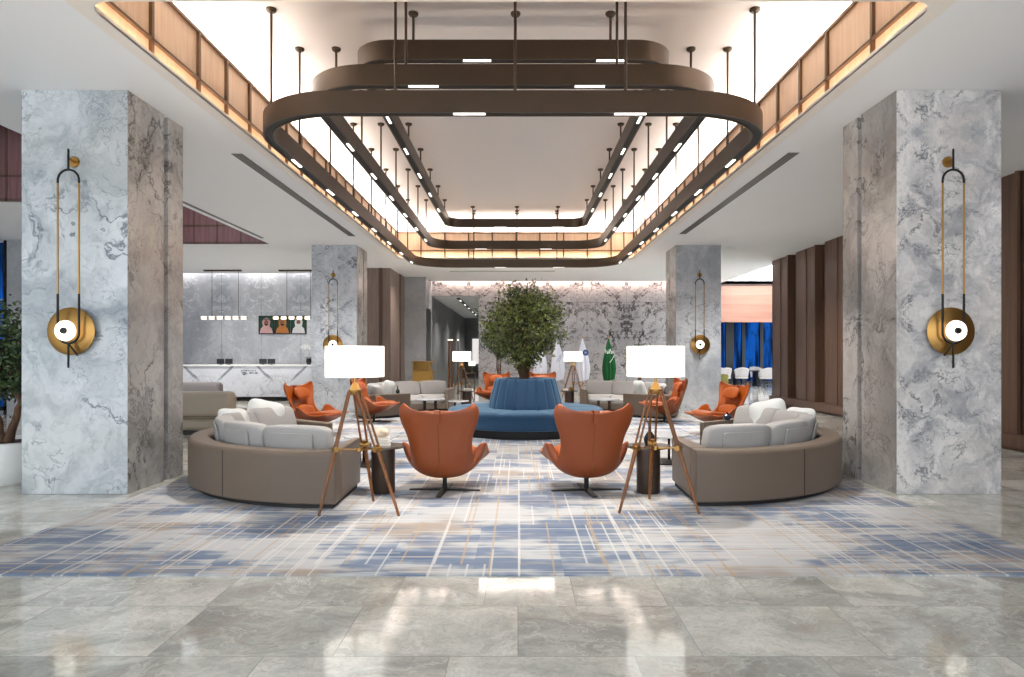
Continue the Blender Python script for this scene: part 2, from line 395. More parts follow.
# raised ceiling above the main opening with coved edges
m = MB(); m.box(CX-4.6, CX+4.6, 4.9, 22.2, 5.72, 5.82)
m.box(CX-4.6, CX-4.5, 4.9, 22.2, H+.12, 5.72); m.box(CX+4.5, CX+4.6, 4.9, 22.2, H+.12, 5.72)
m.box(CX-4.5, CX+4.5, 22.1, 22.2, H+.12, 5.72); m.box(CX-4.5, CX+4.5, 4.9, 5.0, H+.12, 5.72)
struct(m.build('ceiling', 'ceil2'), 'raised white ceiling above the lit timber fascia')
# recessed tray lines in raised ceiling
# opening lip
m = MB()
def lip_path(x0, x1, y0, y1, r, n=8):
    P = []
    for cx_, cy_, a in ((x1-r, y0+r, -90), (x1-r, y1-r, 0), (x0+r, y1-r, 90), (x0+r, y0+r, 180)):
        for i in range(n+1):
            t = R(a+90*i/n); P.append((cx_+r*cos(t), cy_+r*sin(t)))
    return P
def sweep(m, path_in, path_out, z0, z1, mi_side=0, mi_bot=0):
    n = len(path_in)
    v = [(p[0], p[1], z0) for p in path_out]+[(p[0], p[1], z1) for p in path_out]+[(p[0], p[1], z1) for p in path_in]+[(p[0], p[1], z0) for p in path_in]
    for k in range(4):
        kk = (k+1) % 4
        m.add([v[k*n+i] for i in range(n)]+[v[kk*n+i] for i in range(n)], [(i, (i+1) % n, n+(i+1) % n, n+i) for i in range(n)], mi_bot if k == 3 else mi_side)
sweep(m, lip_path(XL, XR, YN, YF, RC), lip_path(XL-.141, XR+.141, YN-.141, YF+.141, .05), H, H+.02)
sweep(m, lip_path(XL, XR, YN, YF, RC), lip_path(XL-.014, XR+.014, YN-.014, YF+.014, RC+.014), H+.001, H+.055)
struct(m.build('trim_1', 'lip'), 'pale rounded lip around the ceiling opening')
# timber fascia of the opening: panels, mid rail, mullions
def fascia():
    FX0, FX1, FY0, FY1 = XL-.12, XR+.12, YN-.12, YF+.12
    z0, z1 = H+.021, 5.30
    m = MB()
    for x0, x1, y0, y1 in ((FX0-.04, FX0, FY0, FY1), (FX1, FX1+.04, FY0, FY1), (FX0, FX1, FY1, FY1+.04), (FX0, FX1, FY0-.04, FY0)):
        m.box(x0, x1, y0, y1, z0, z1)
    f = m.build('wall_cove', 'fascia'); struct(f, 'honey timber panels lining the ceiling opening, lit from the ledge')
    m = MB(); r = .018
    ys = [5.9, 6.92, 7.94]+[7.94+.755*i for i in range(1, 18)]
    for x in (FX0+r, FX1-r):
        for y in ys:
            m.box(x-r, x+r, y-.022, y+.022, H+.022, z1+.02)
        for z in (4.74, z1): m.box(x-r, x+r, FY0, FY1, z-.016, z+.016)
    for y in (FY1-r, FY0+r):
        for i in range(11):
            x = FX0+(FX1-FX0)*i/10; m.box(x-.02, x+.02, y-r, y+r, H+.022, z1+.02)
        for z in (4.74, z1): m.box(FX0, FX1, y-r, y+r, z-.016, z+.016)
    struct(m.build('trim_2', 'bronze_d'), 'bronze rails and mullions over the timber fascia')
fascia()
# side bay openings with plum timber lining
for k, (y0, y1, xa) in enumerate(((6.2, 13.05, -11.2), (13.5, 18.1, -9.4))):
    m = MB(); z1 = 6.0
    m.box(xa, -6.6, y1-.02, y1+.05, H, z1); m.box(xa, -6.6, y0-.05, y0, H+.12, z1)
    m.box(xa-.05, xa, y0, y1, H+.12, z1); m.box(-6.6, -6.55, y0, y1, H+.12, z1)
    m.box(xa-.05, -6.55, y0-.05, y1+.05, z1, z1+.05)
    x = xa+.2
    while x < -6.6:
        m.box(x-.02, x+.02, y1-.03, y1, H, z1, 1); x += .62
    m.box(xa, -6.6, y1-.03, y1, 4.93, 4.97, 1); m.box(xa, -6.6, y1-.03, y1, H-.005, H+.05, 1)
    struct(m.build('wall_bay_%d' % (k+1), ['plum', 'wood_rec']), 'plum timber lining of a side bay ceiling opening')
    area('bay_tube', ((xa-6.6)/2, (y0+y1)/2, 5.9), (-6.6-xa-1, y1-y0-1), (0, 0, 0), 24, (.95, .95, 1))
# slot diffusers in the ceiling
def diffuser(x, y0, y1, w_, n, label):
    e = empty('ceiling_diffuser', (x, (y0+y1)/2, H)); tag(e, label, 'air vent')
    o = MB().box(-w_/2, w_/2, y0-(y0+y1)/2, y1-(y0+y1)/2, -.006, .0).build('frame', 'slot', e)
    m = MB()
    for i in range(n):
        xx = -w_/2+w_*(i+.5)/n; m.box(xx-w_/n*.28, xx+w_/n*.28, y0+.03-(y0+y1)/2, y1-.03-(y0+y1)/2, -.009, -.006)
    m.build('slot', 'drum', e)
diffuser(-4.1, 9.95, 16.9, .16, 3, 'long thin slot vent in the ceiling beside the left edge of the raised opening')
diffuser(4.0, 9.9, 16.6, .16, 3, 'long thin slot vent in the ceiling beside the right edge of the raised opening')
diffuser(-6.43, 12.9, 17.2, .08, 1, 'narrow slot vent beside the plum timber ceiling bay on the left')
m = MB().box(-2.4, 1.3, 24.0, 24.12, H-.008, H); tag(m.build('ceiling_diffuser', 'slot'), 'short slot vent in the ceiling before the veined back wall', 'air vent')
# wall behind the reception, wall left
bx('wall_reception', -20, -4.3, 25.0, 25.15, 0, 4.75, 'recep', st=True, label='pale grey marble wall behind the reception desk')
m = MB(); m.box(-20, -4.3, 24.7, 25.15, 4.75, 4.8); m.box(-20, -4.3, 24.6, 24.7, H+.12, 4.8); struct(m.build('ceiling', 'ceil'), 'light slot above the reception wall')
bx('wall_left', -20, -19.9, -3.5, 25, 0, 6, 'ceil', st=True)
# partition far left with window and marble
e = bx('wall_partition', -13.1, -12.55, 17.5, 17.7, 0, H, 'grey_m', st=True, label='marble partition beside the dark blue window far left')
m = MB().box(-17, -13.1, 17.6, 17.64, .2, H-.05); wn = m.build('window_1', 'dusk'); struct(wn, 'dusk blue window at far left')
m = MB()
for x in (-17, -15.6, -14.4, -13.2): m.box(x, x+.07, 17.52, 17.6, 0, H)
m.box(-17, -13.1, 17.52, 17.6, .1, .2); m.build('frame', 'blackm', wn)
# timber block and grey marble block left of the corridor
m = MB(); m.box(-6.6, -4.33, 23.2, 24.99, 0, H); 
struct(m.build('wall_block', 'wood_l'), 'taupe timber clad block left of the corridor')
m = MB(); m.box(-5.4, -5.28, 23.15, 23.2, .0, H, 0); m.box(-4.72, -4.6, 23.16, 23.2, 0, H, 0); m.box(-5.28, -5.12, 23.17, 23.2, 0, H, 1)
struct(m.build('trim_3', ['wood_rec', 'brass']), 'dark vertical reveals on the timber block')
bx('wall_block', -4.33, -4.3, 24.99, 25.9, 0, H, 'wood_l', st=True)
bx('wall_block', -4.32, -3.5, 25.9, 27.68, 0, H, 'grey_m', st=True, label='grey marble block beside the corridor mouth')
m = MB(); m.box(-3.5, -3.48, 26.1, 27.3, 0, 3.3, 0); struct(m.build('door_1', 'screen'), 'dark glazed opening in the side of the grey marble block')
# back wall with corridor opening
bx('wall_back', -1.6, 7.0, 27.7, 27.85, 0, 4.8, 'back', st=True, label='bookmatched grey marble back wall with dark veins')
bx('wall_back', -3.5, -1.6, 27.7, 27.85, 3.9, 4.8, 'back', st=True, label='marble header above the corridor')
m = MB(); m.box(-3.5, 7, 27.42, 27.85, 4.8, 4.85); m.box(-3.5, 7, 27.32, 27.42, H+.12, 4.85); m.box(7.0, 7.05, 27.42, 27.85, H, 4.85); struct(m.build('ceiling', 'ceil'), 'light slot above the back wall')
bx('wall_corridor', -3.65, -3.5, 27.7, 45, 0, 3.9, 'dark_m', st=True, label='dark marble wall along the corridor')
bx('wall_corridor', -1.6, -1.5, 27.85, 45, 0, 3.9, 'dark_m', st=True)
bx('wall_corridor', -3.65, -1.5, 45, 45.1, 0, 3.9, 'dark_m', st=True)
bx('ceiling', -3.65, -1.5, 27.85, 45.1, 3.9, 4.0, 'ceil', st=True)
e = empty('corridor_track_light', (-2.5, 35.5, 3.898)); tag(e, 'black linear track light running along the corridor ceiling', 'ceiling light')
MB().box(-.07, .07, -7, 7, -.03, 0).build('track', 'blackm', e)
for y in (-6, -3.5, -1, 2, 4.5): MB().box(-.03, .03, y, y+.5, -.036, -.03).build('light_strip', 'led', e)
# lit niche on the corridor's side
m = MB(); m.box(-3.0, -1.75, 44.9, 45, .9, 2.55); struct(m.build('window_2', emit('lit_frosted_panel', (1, .95, .93), .28)), 'softly lit frosted panel at the end of the corridor')
# beige timber bulkhead, light slot and windows on the right, far
bx('wall_bulkhead', 7.0, 16, 28.5, 28.6, 2.88, H, 'copper', st=True, label='rose timber bulkhead above the dining room entrance')
bx('trim_4', 7.0, 16, 28.45, 28.5, H-.07, H, 'wood_rec', st=True)
bx('wall_side', 7.0, 7.1, 27.7, 28.5, 0, 4.8, 'back', st=True)
m = MB().box(8.35, 11.5, 20, 28.4, 4.9, 4.95); m.box(8.3, 8.35, 20, 28.4, H+.12, 4.95); m.box(11.5, 11.55, 20, 28.4, H+.12, 4.95); m.box(8.35, 11.5, 28.4, 28.45, H, 4.95); m.box(8.35, 11.5, 19.95, 20, H+.12, 4.95)
struct(m.build('ceiling', 'ceil'), 'brightly lit coffer before the dining room')
area('coffer_tube', (9.9, 24.5, 4.55), (2.6, 7.4), (R(180), 0, 0), 260, (.95, .97, 1))
m = MB().box(5, 20, 36, 36.05, 0, 3.6); wn = m.build('window_3', 'dusk'); struct(wn, 'tall dusk blue windows behind the dining tables')
m = MB()
for i, x in enumerate((7.9, 9.15, 10.9, 11.75, 12.7, 13.9, 15.2)): m.box(x, x+(.42 if i in (2, 5) else .16), 35.8, 36, 0, 3.6)
m.box(5, 20, 35.9, 36, 0, .12); m.build('frame', 'screen', wn)
bx('wall_dining', 5, 20, 35.9, 36.1, 3.6, H, 'ceil', st=True)
# right timber wall with stepped recesses
m = MB(); y = -3.5; WX = 8.0
k = 0
yy = 21.5
m.box(WX+.16, WX+.4, -3.5, 21.5, 0, H, 1)
while yy > -3.4:
    y1 = yy; y0 = yy-1.38
    m.box(WX, WX+.2, max(y0, -3.5), y1, .26, H, 0)
    m.box(WX-.02, WX+.02, y0+.66, y0+.70, .26, H, 0)
    m.box(WX-.06, WX+.02, y0-.0, y0+.05, .26, H, 0)
    yy -= 1.85
m.box(WX-.1, WX+.4, -3.5, 21.5, 0.06, .26, 0); m.box(WX-.04, WX+.4, -3.5, 21.5, 0, .06, 1)
m.box(WX, WX+.4, 21.45, 21.5, 0, H, 0)
struct(m.build('wall_right', ['wood_r', 'wood_rec']), 'brown timber wall with tall recessed strips')
# ---------------------------------------------------------------- pillars
def pillar(x0, x1, y0, inner, front, side, label, k):
    m = MB(); a, b, d = .78, .10, 1.25
    s = 1 if inner == 'r' else -1
    xo, xi = (x0, x1) if s > 0 else (x1, x0)
    lo, hi = min(xo, xi), max(xo, xi)
    def seg(ya, yb, inset):
        if s > 0: m.box(x0, x1-inset, ya, yb, 0, H, 0)
        else: m.box(x0+inset, x1, ya, yb, 0, H, 0)
    seg(y0, y0+a, 0); seg(y0+a, y0+a+b, .05); seg(y0+a+b, y0+d, 0)
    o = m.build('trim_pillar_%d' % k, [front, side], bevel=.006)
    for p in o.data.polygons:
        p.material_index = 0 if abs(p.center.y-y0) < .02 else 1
    struct(o, label)
pillar(-5.49, -4.315, 7.55, 'r', 'pil_l', 'pil_side', 'near left marble pillar', 1)
pillar(4.185, 5.345, 7.55, 'l', 'pil_r', 'pil_side', 'near right marble pillar', 2)
pillar(-5.53, -4.32, 18.3, 'r', 'pil_far', 'pil_side', 'far left marble pillar', 3)
pillar(4.23, 5.44, 18.3, 'l', 'pil_far', 'pil_side', 'far right marble pillar', 4)
# ---------------------------------------------------------------- ring chandeliers
def ring(hw, yn, yf, zb, r, rows, nearx, farx, strips, label):
    hgt, wd = .235, .13
    e = empty('ring_chandelier', (CX, (yn+yf)/2, zb)); tag(e, label, 'chandelier', 'nested rounded bronze ring chandeliers')
    oy = (yn+yf)/2
    def path(d, n=14): return [(p[0], p[1]-oy) for p in lip_path(-hw-d, hw+d, yn-d, yf+d, max(r+d, .05), n)]
    m = MB(); sweep(m, path(-wd/2), path(wd/2), .03, hgt); m.build('band', 'bronze', e, smooth=True)
    m = MB(); sweep(m, path(-wd/2), path(-wd/2+.018), 0, .03); sweep(m, path(wd/2-.018), path(wd/2), 0, .03)
    m.build('band_edge', 'bronze', e, smooth=True)
    m = MB(); sweep(m, path(-wd/2+.018), path(wd/2-.018), .012, .029); ch = m.build('track', 'track', e)
    L = .34
    for (x0, y0, horiz) in strips:
        m = MB()
        if horiz: m.box(x0-L/2-CX, x0+L/2-CX, y0-.018-oy, y0+.018-oy, .0, .012)
        else: m.box(x0-.018-CX, x0+.018-CX, y0-L/2-oy, y0+L/2-oy, .0, .012)
        m.build('light_strip', 'led', e)
    pts = [(s*hw, y) for y in rows for s in (-1, 1)]+[(x-CX, yn) for x in nearx]+[(x-CX, yf) for x in farx]
    for (x, y) in pts:
        t = MB().bar((x, y-oy, hgt), (x, y-oy, 5.72-zb), .016).build('hanging_rod', 'bronze', e, smooth=True)
        cp = MB().lathe([(.0, 5.72-zb-.045), (.045, 5.72-zb-.04), (.062, 5.72-zb-.02), (.062, 5.72-zb)], x, y-oy, 20).build('canopy', 'bronze', t, smooth=True)
rows = [7.8+1.52*i for i in range(8)]
def strips(hw, yn, yf, nx, ph):
    s = [(x, yn, True) for x in nx]+[(x, yf, True) for x in nx]
    y = yn+1.9+ph
    while y < yf-1: s += [(CX-hw, y, False), (CX+hw, y, False)]; y += 1.65
    return s
ring(2.92, 7.3, 20.2, 4.11, 1.05, [8.25]+rows[1:], (-1.31, -.03, 1.15), (-1.31, -.03, 1.15), strips(2.92, 7.3, 20.2, (-.52, 1.2), 0), 'largest and lowest of the three nested bronze ring chandeliers')
ring(2.42, 7.8, 19.85, 4.60, .75, rows[1:], (-1.28, -.03, 1.13), (-1.28, -.03, 1.13), strips(2.42, 7.8, 19.85, (-1.08, .82), .4), 'middle one of the three nested bronze ring chandeliers')
ring(1.92, 8.35, 19.3, 5.13, .42, rows[1:], (-1.28, -.03, 1.13), (-1.28, -.03, 1.13), strips(1.92, 8.35, 19.3, (-.5, 1.13), .2), 'smallest and highest of the three nested bronze ring chandeliers')
# ---------------------------------------------------------------- wall sconces
def sconce(x, yw, s, label):
    e = empty('wall_sconce', (x, yw, 0)); tag(e, label, 'wall lamp', 'long brass loop sconces on the marble pillars')
    lx = 0; d = -.16
    MB().lathe([(0, -.022), (.055, -.02), (.062, -.01), (.062, 0)], s*-.04, 0, 24, axis='y', cz=3.67).build('mounting_disc', 'brass', e, smooth=True)
    MB().bar((s*-.04, -.02, 3.67), (0, d, 3.67), .012).build('arm', 'brass', e, smooth=True)
    MB().bar((0, d, 3.54), (0, d, 3.77), .011).build('rod', 'blackm', e, smooth=True)
    r = .115
    arch = [(r*cos(t), d, 3.43+r*sin(t)) for t in [pi*i/14 for i in range(15)]]
    MB().tube([(r, d, 3.40)]+arch+[(-r, d, 3.40)], .012).build('loop_top', 'blackm', e, smooth=True)
    for q in (-1, 1): MB().bar((q*r, d, 2.2), (q*r, d, 3.40), .010).build('stem', 'brass', e, smooth=True)
    bot = [(-r*cos(t), d, 1.78-r*sin(t)) for t in [pi*i/14 for i in range(15)]]
    MB().tube([(-r, d, 2.2)]+bot+[(r, d, 2.2)], .0125).build('loop_bottom', 'blackm', e, smooth=True)
    MB().lathe([(0, -.05), (.06, -.048), (.2, -.03), (.262, -.008), (.262, 0), (0, 0)], s*-.04, -.05, 48, axis='y', cz=1.80).build('reflector_disc', 'brass', e, smooth=True)
    MB().bar((s*-.04, 0, 1.8), (s*-.04, -.06, 1.8), .04).build('bracket', 'brass', e)
    l = MB().lathe([(0, -.03), (.08, -.03), (.108, -.02), (.112, 0), (.1, .02), (0, .025)], s*.01, -.22, 36, axis='y', cz=1.80).build('light_disc', 'glow', e, smooth=True)
    MB().lathe([(0, -.05), (.03, -.05), (.036, -.03), (.036, 0)], s*.01, -.225, 20, axis='y', cz=1.80).build('hub', 'blackm', l, smooth=True)
    MB().bar((0, d, 1.665), (0, d, 1.40), .011).build('rod', 'blackm', e, smooth=True)
    MB().bar((0, d, 1.665), (s*.07, d+.05, 1.53), .009).build('strut', 'blackm', e, smooth=True)
sconce(-4.865, 7.55, 1, 'tall brass and black loop sconce on the near left marble pillar')
sconce(4.71, 7.55, -1, 'tall brass and black loop sconce on the near right marble pillar')
sconce(-4.91, 18.3, 1, 'tall brass loop sconce on the far left pillar, partly behind a lamp shade')
sconce(4.83, 18.3, -1, 'tall brass loop sconce on the far right marble pillar')
# ---------------------------------------------------------------- arc pads
def sp(a, e): return math.copysign(abs(a)**e, a)
def arc_pad(m, rc, dr, a0, a1, zc, dz, lean=0, e=.35, nu=24, nv=14, mi=0, crown=0):
    """superellipsoid pad laid along an arc (degrees)"""
    ac, da = R((a0+a1)/2), R((a1-a0)/2)
    def fn(u, v):
        t = 2*pi*u; ph = pi*(v-.5)
        cx_ = sp(cos(ph), e); 
        sa = cx_*sp(cos(t), e); sr = cx_*sp(sin(t), e); sz = sp(sin(ph), e)
        z = zc+dz*sz*(1-crown*sa*sa if sz > 0 else 1)
        r = rc+dr*sr*(1-.25*sa*sa)*(1-.3*max(0, sz))+lean*(z-zc)
        a = ac+da*sa
        return (r*cos(a), r*sin(a), z)
    m.grid(fn, nu, nv, mi, closeu=True); return m
def arc_body(m, prof, a0, a1, n=40, mi=0):
    """closed profile (r,z) swept along an arc, capped"""
    k = len(prof); v = []
    for i in range(n+1):
        a = R(a0+(a1-a0)*i/n)
        v += [(r*cos(a), r*sin(a), z) for r, z in prof]
    f = [(i*k+j, i*k+(j+1) % k, (i+1)*k+(j+1) % k, (i+1)*k+j) for i in range(n) for j in range(k)]
    f += [tuple(range(k)), tuple(range(n*k, n*k+k))[::-1]]
    m.add(v, f, mi); return m
SOFA_A, SOFA_B = 138, 271.5
def sofa_proto():
    e = empty('curved_sofa', (0, 0, 0))
    RO, RI = 2.22, 1.0
    MB_ = arc_body(MB(), [(RO-.07, 0), (RO-.07, .06), (RI+.07, .06), (RI+.07, 0)], SOFA_A+1.2, SOFA_B-1.2); MB_.build('plinth', 'plinth', e)
    zt = .57
    arc_body(MB(), [(RO, .05), (RO, zt-.03), (RO-.03, zt), (RO-.22, zt), (RO-.25, zt-.03), (RO-.25, .05)], SOFA_A, SOFA_B, 60).build('back_shell', 'taupe', e, bevel=.015, seg=3)
    arc_body(MB(), [(RO-.25, .05), (RO-.25, .2), (RI, .2), (RI, .05)], SOFA_A+5.5, SOFA_B-4, 60).build('seat_frame', 'taupe', e, bevel=.015)
    arc_body(MB(), [(RO-.252, .05), (RO-.252, zt), (RI, zt), (RI, .05)], SOFA_B-4, SOFA_B, 6).build('armrest', 'taupe', e, bevel=.02, seg=3)
    arc_body(MB(), [(RO-.252, .05), (RO-.252, zt), (RI, zt), (RI, .05)], SOFA_A, SOFA_A+5.5, 6).build('armrest', 'taupe', e, bevel=.02, seg=3)
    n = 4; a0, a1 = SOFA_A+5.7, SOFA_B-4.2
    for i in range(n):
        b0 = a0+(a1-a0)*i/n; b1 = a0+(a1-a0)*(i+1)/n
        arc_pad(MB(), 1.48, .49, b0+.1, b1-.1, .31, .115, e=.22).build('seat_cushion', 'cush', e, smooth=True)
    # vertical seams on the outer shell
    for a in (SOFA_A+33, SOFA_A+66, SOFA_A+99):
        arc_body(MB(), [(RO-.002, .06), (RO-.002, zt-.03), (RO+.0025, zt-.03), (RO+.0025, .06)], a, a+.22, 1).build('seam', 'plinth', e)
    n = 5
    for i in range(n):
        b0 = a0+(a1-a0)*i/n; b1 = a0+(a1-a0)*(i+1)/n; g = 1.0
        cu = arc_pad(MB(), 1.78, .15, b0+.1, b1-.1, .60, .19, lean=.3, e=.3, crown=.06).build('back_cushion', 'cush', e, smooth=True)
        arc_pad(MB(), 1.925, .016, b0+5, b1-5, .60, .115, lean=.2, e=.12).build('flap', 'cush', cu, smooth=True)
    return e
proto = sofa_proto()
# side frame values: centre x, centre y, extra rotation
sofas = [(-1.86, 8.95, 0, 'curved taupe leather sofa nearest on the left, beside the left tripod lamp'),
         (1.84, 9.05, 130.5, 'curved taupe leather sofa nearest on the right, before the near right pillar'),
         (-1.9, 17.5, -49.5, 'pale curved sofa far left behind the blue round seat'),
         (1.84, 17.5, 180, 'pale curved sofa far right in front of the green flag')]
for i, (x, y, a, lab) in enumerate(sofas):
    o = proto if i == 0 else copy_tree(proto)
    o.location = (x, y, .012); o.rotation_euler = (0, 0, R(a)); tag(o, lab, 'sofa', 'four curved sofas in a ring')
# loose pillows
def pillow(x, y, z, s, yaw, tilt, roll, label, mat='pill', grp='loose pillows on the curved sofas'):
    m = MB()
    def fn(u, v):
        t = 2*pi*u; ph = pi*(v-.5)
        a = cos(ph); X = sp(cos(t), .45)*sp(a, .6); Z = sp(sin(t), .45)*sp(a, .6); Y = sin(ph)
        k = 1-.45*max(abs(X), abs(Z))**3
        pin = 1+.07*(abs(X)*abs(Z))
        return (X*s/2*pin, Y*.1*k, Z*s/2*pin)
    m.grid(fn, 40, 14, 0, closeu=True)
    o = m.build('throw_pillow', mat, None, smooth=True); o.location = (x, y, z)
    o.rotation_euler = (R(tilt), R(roll), R(yaw)); return tag(o, label, 'pillow', grp)
pillow(-3.56, 9.60, .66, .50, 28, -24, 14, 'large white square pillow leaning in the near left curved sofa')
pillow(-3.64, 8.80, .64, .44, 60, -26, 4, 'rumpled white pillow standing in for the lit back cushion of the near left sofa, nearer the camera')  # added pillow, its white stands in for light on the back cushion
pillow(3.54, 9.65, .66, .50, -28, -24, -14, 'large white square pillow leaning in the near right curved sofa')
pillow(3.66, 8.95, .64, .44, -60, -26, 0, 'small pale pillow behind the big one in the near right curved sofa')
pillow(-3.3, 17.2, .66, .46, 70, 20, 8, 'white pillow at the left end of the far left sofa')
pillow(3.1, 17.3, .66, .46, -70, 20, 0, 'white pillow at the right end of the far right sofa')
o = MB().lathe([(0, -.25), (.09, -.25), (.11, -.22), (.11, .22), (.09, .25), (0, .25)], 0, 0, 24, axis='y').build('bolster_pillow', 'greyl', None, smooth=True); o.location = (3.45, 16.75, .69); o.rotation_euler = (0, 0, R(42)); tag(o, 'grey bolster cushion at the right end of the far right sofa', 'pillow')
# ---------------------------------------------------------------- orange lounge chairs
def catmull(P, t):
    n = len(P)-1; x = t*n; i = min(int(x), n-1); u = x-i
    p = [P[max(0, i-1)], P[i], P[i+1], P[min(n, i+2)]]
    return [.5*((2*b)+(-a+c_)*u+(2*a-5*b+4*c_-d)*u*u+(-a+3*b-3*c_+d)*u**3) for a, b, c_, d in zip(*p)]
def chair_proto():
    e = empty('lounge_chair', (0, 0, 0))
    #     y     z    halfw  curl  dip(edge offset along spine end)
    S = [(.455, .375, .27, .0), (.475, .405, .36, .0), (.455, .425, .42, .01), (.37, .37, .46, .06), (.22, .275, .455, .20), (.06, .22, .45, .35), (-.10, .19, .43, .36),
         (-.23, .23, .365, .27), (-.315, .34, .325, .19), (-.365, .49, .315, .13), (-.40, .64, .335, .10), (-.43, .77, .385, .095), (-.455, .87, .41, .10), (-.465, .92, .40, .105), (-.468, .94, .36, .10)]
    nv = 44; nu = 26
    def spine(v): return catmull(S, v)
    def fn(u, v, off=0):
        y, z, w_, cl = spine(v)
        y2, z2, _, _ = spine(min(1, v+.01)); y1, z1, _, _ = spine(max(0, v-.01))
        ty, tz = y2-y1, z2-z1; L = math.hypot(ty, tz) or 1; ty /= L; tz /= L
        ny, nz = tz, -ty                  # towards the sitter
        if v < .0001: pass
        q = 2*u-1; aq = abs(q)
        th = q*pi/2*.92
        x = w_*sin(th)/sin(pi/2*.92)
        lift = cl*(aq**2.3)
        ear = 0
        if v > .80: ear = ((v-.80)/.2)**1.5*(.075*aq**2*(1-.45*aq**8)-.03*(1-aq**2))
        return (x, y+ny*(lift+off)+ty*ear, z+nz*(lift+off)+tz*ear)
    m = MB(); m.grid(fn, nu, nv)
    o = m.build('shell', ['leather_o', 'leather_d'], e, smooth=True, recalc=False)
    # make sure normals face the sitter
    me = o.data; me.update()
    cface = min(me.polygons, key=lambda p: (p.center-Vector((0, -.1, .2))).length)
    if cface.normal.z < 0: me.flip_normals()
    sd = o.modifiers.new('solidify', 'SOLIDIFY'); sd.thickness = .035; sd.offset = -1; sd.material_offset = 1; sd.material_offset_rim = 0; sd.use_even_offset = False
    sb = o.modifiers.new('subdivision', 'SUBSURF'); sb.levels = 1; sb.render_levels = 1
    if hasattr(me, 'set_sharp_from_angle'): me.set_sharp_from_angle(angle=pi)
    # seat pad
    def pad(u, v):
        t = 2*pi*u; ph = pi*(v-.5); a = sp(cos(ph), .5)
        X = sp(cos(t), .7)*a; Y = sp(sin(t), .7)*a
        return (X*.33, .10+Y*.37, .36+.05*Y+sp(sin(ph), .8)*.075+.05*X*X)
    MB().grid(pad, 36, 14, closeu=True).build('seat_cushion', 'leather_o', e, smooth=True)
    def hp(u, v):
        t = 2*pi*u; ph = pi*(v-.5); a = sp(cos(ph), .6)
        X = sp(cos(t), .7)*a; Z = sp(sin(t), .7)*a
        return (X*.21, -.36+sin(ph)*.055+.06*X*X-.04*Z, .79+Z*.11)
    MB().grid(hp, 32, 12, closeu=True).build('head_pillow', 'leather_o', e, smooth=True)
    def lp(u, v):
        t = 2*pi*u; ph = pi*(v-.5); a = sp(cos(ph), .6)
        X = sp(cos(t), .7)*a; Z = sp(sin(t), .7)*a
        return (X*.23, -.27+sin(ph)*.07+.06*X*X-.04*Z, .47+Z*.10)
    MB().grid(lp, 32, 12, closeu=True).build('lumbar_pillow', 'leather_o', e, smooth=True)
    # strap over the top of the back
    ps = [(-.40, .80), (-.42, .90), (-.45, .935), (-.52, .935), (-.527, .90), (-.505, .80)]
    m = MB(); v = []
    for (y, z) in ps: v += [(-.03, y, z), (.03, y, z)]
    m.add(v, [(2*i, 2*i+1, 2*i+3, 2*i+2) for i in range(len(ps)-1)])
    st = m.build('strap', 'leather_d', e, recalc=False); sd = st.modifiers.new('solidify', 'SOLIDIFY'); sd.thickness = .008; sd.offset = 0
    # central seam line on the back
    m = MB(); pts = []
    for i in range(18):
        t = .50+.42*i/17; x, y, z = fn(.5, t, -.0375); pts.append((x, y, z))
    m.tube(pts, .0035, 6).build('seam', 'walnut', e)
    MB().lathe([(.0, .20), (.06, .20), (.05, .165), (.026, .16), (.026, .03), (.05, .022), (.05, .012), (0, .012)], 0, -.02, 20).build('stem', 'blackm', e, smooth=True)
    m = MB()
    for k in range(4):
        a = pi/2*k; ca, sa = cos(a), sin(a)
        def P(l, w_, z): return (ca*l-sa*w_, -.02+sa*l+ca*w_, z)
        v = [P(.0, -.035, 0.004), P(.0, .035, .004), P(.40, .028, 0), P(.40, -.028, 0), P(0, -.035, .03), P(0, .035, .03), P(.40, .028, .012), P(.40, -.028, .012)]
        m.add(v, [(0, 3, 2, 1), (4, 5, 6, 7), (0, 1, 5, 4), (1, 2, 6, 5), (2, 3, 7, 6), (3, 0, 4, 7)])
    m.build('star_base', 'blackm', e)
    return e
cp = chair_proto()
chairs = [(-.825, 7.73, -4, 'tan leather swivel chair seen from behind, left of the centre aisle'),
          (.77, 7.73, 7, 'tan leather swivel chair seen from behind, right of the centre aisle'),
          (-3.85, 13.0, -110, 'tan leather swivel chair in front of the reception desk, beyond the near left sofa'),
          (-3.25, 15.5, -98, 'tan leather swivel chair behind the near left tripod lamp, beside the far left sofa'),
          (3.80, 13.0, 112, 'tan leather swivel chair beyond the near right sofa, before the far right pillar'),
          (3.3, 15.5, 94, 'tan leather swivel chair beside the far right sofa end, behind the right tripod lamp'),
          (-.75, 20.3, 165, 'tan leather swivel chair facing the camera, behind the blue round seat on its left'),
          (.72, 20.5, 178, 'tan leather swivel chair facing the camera, behind the blue round seat on its right')]
for i, (x, y, a, lab) in enumerate(chairs):
    o = cp if i == 0 else copy_tree(cp)
    o.location = (x, y, .012); o.rotation_euler = (0, 0, R(a)); tag(o, lab, 'chair', 'tan leather swivel lounge chairs')
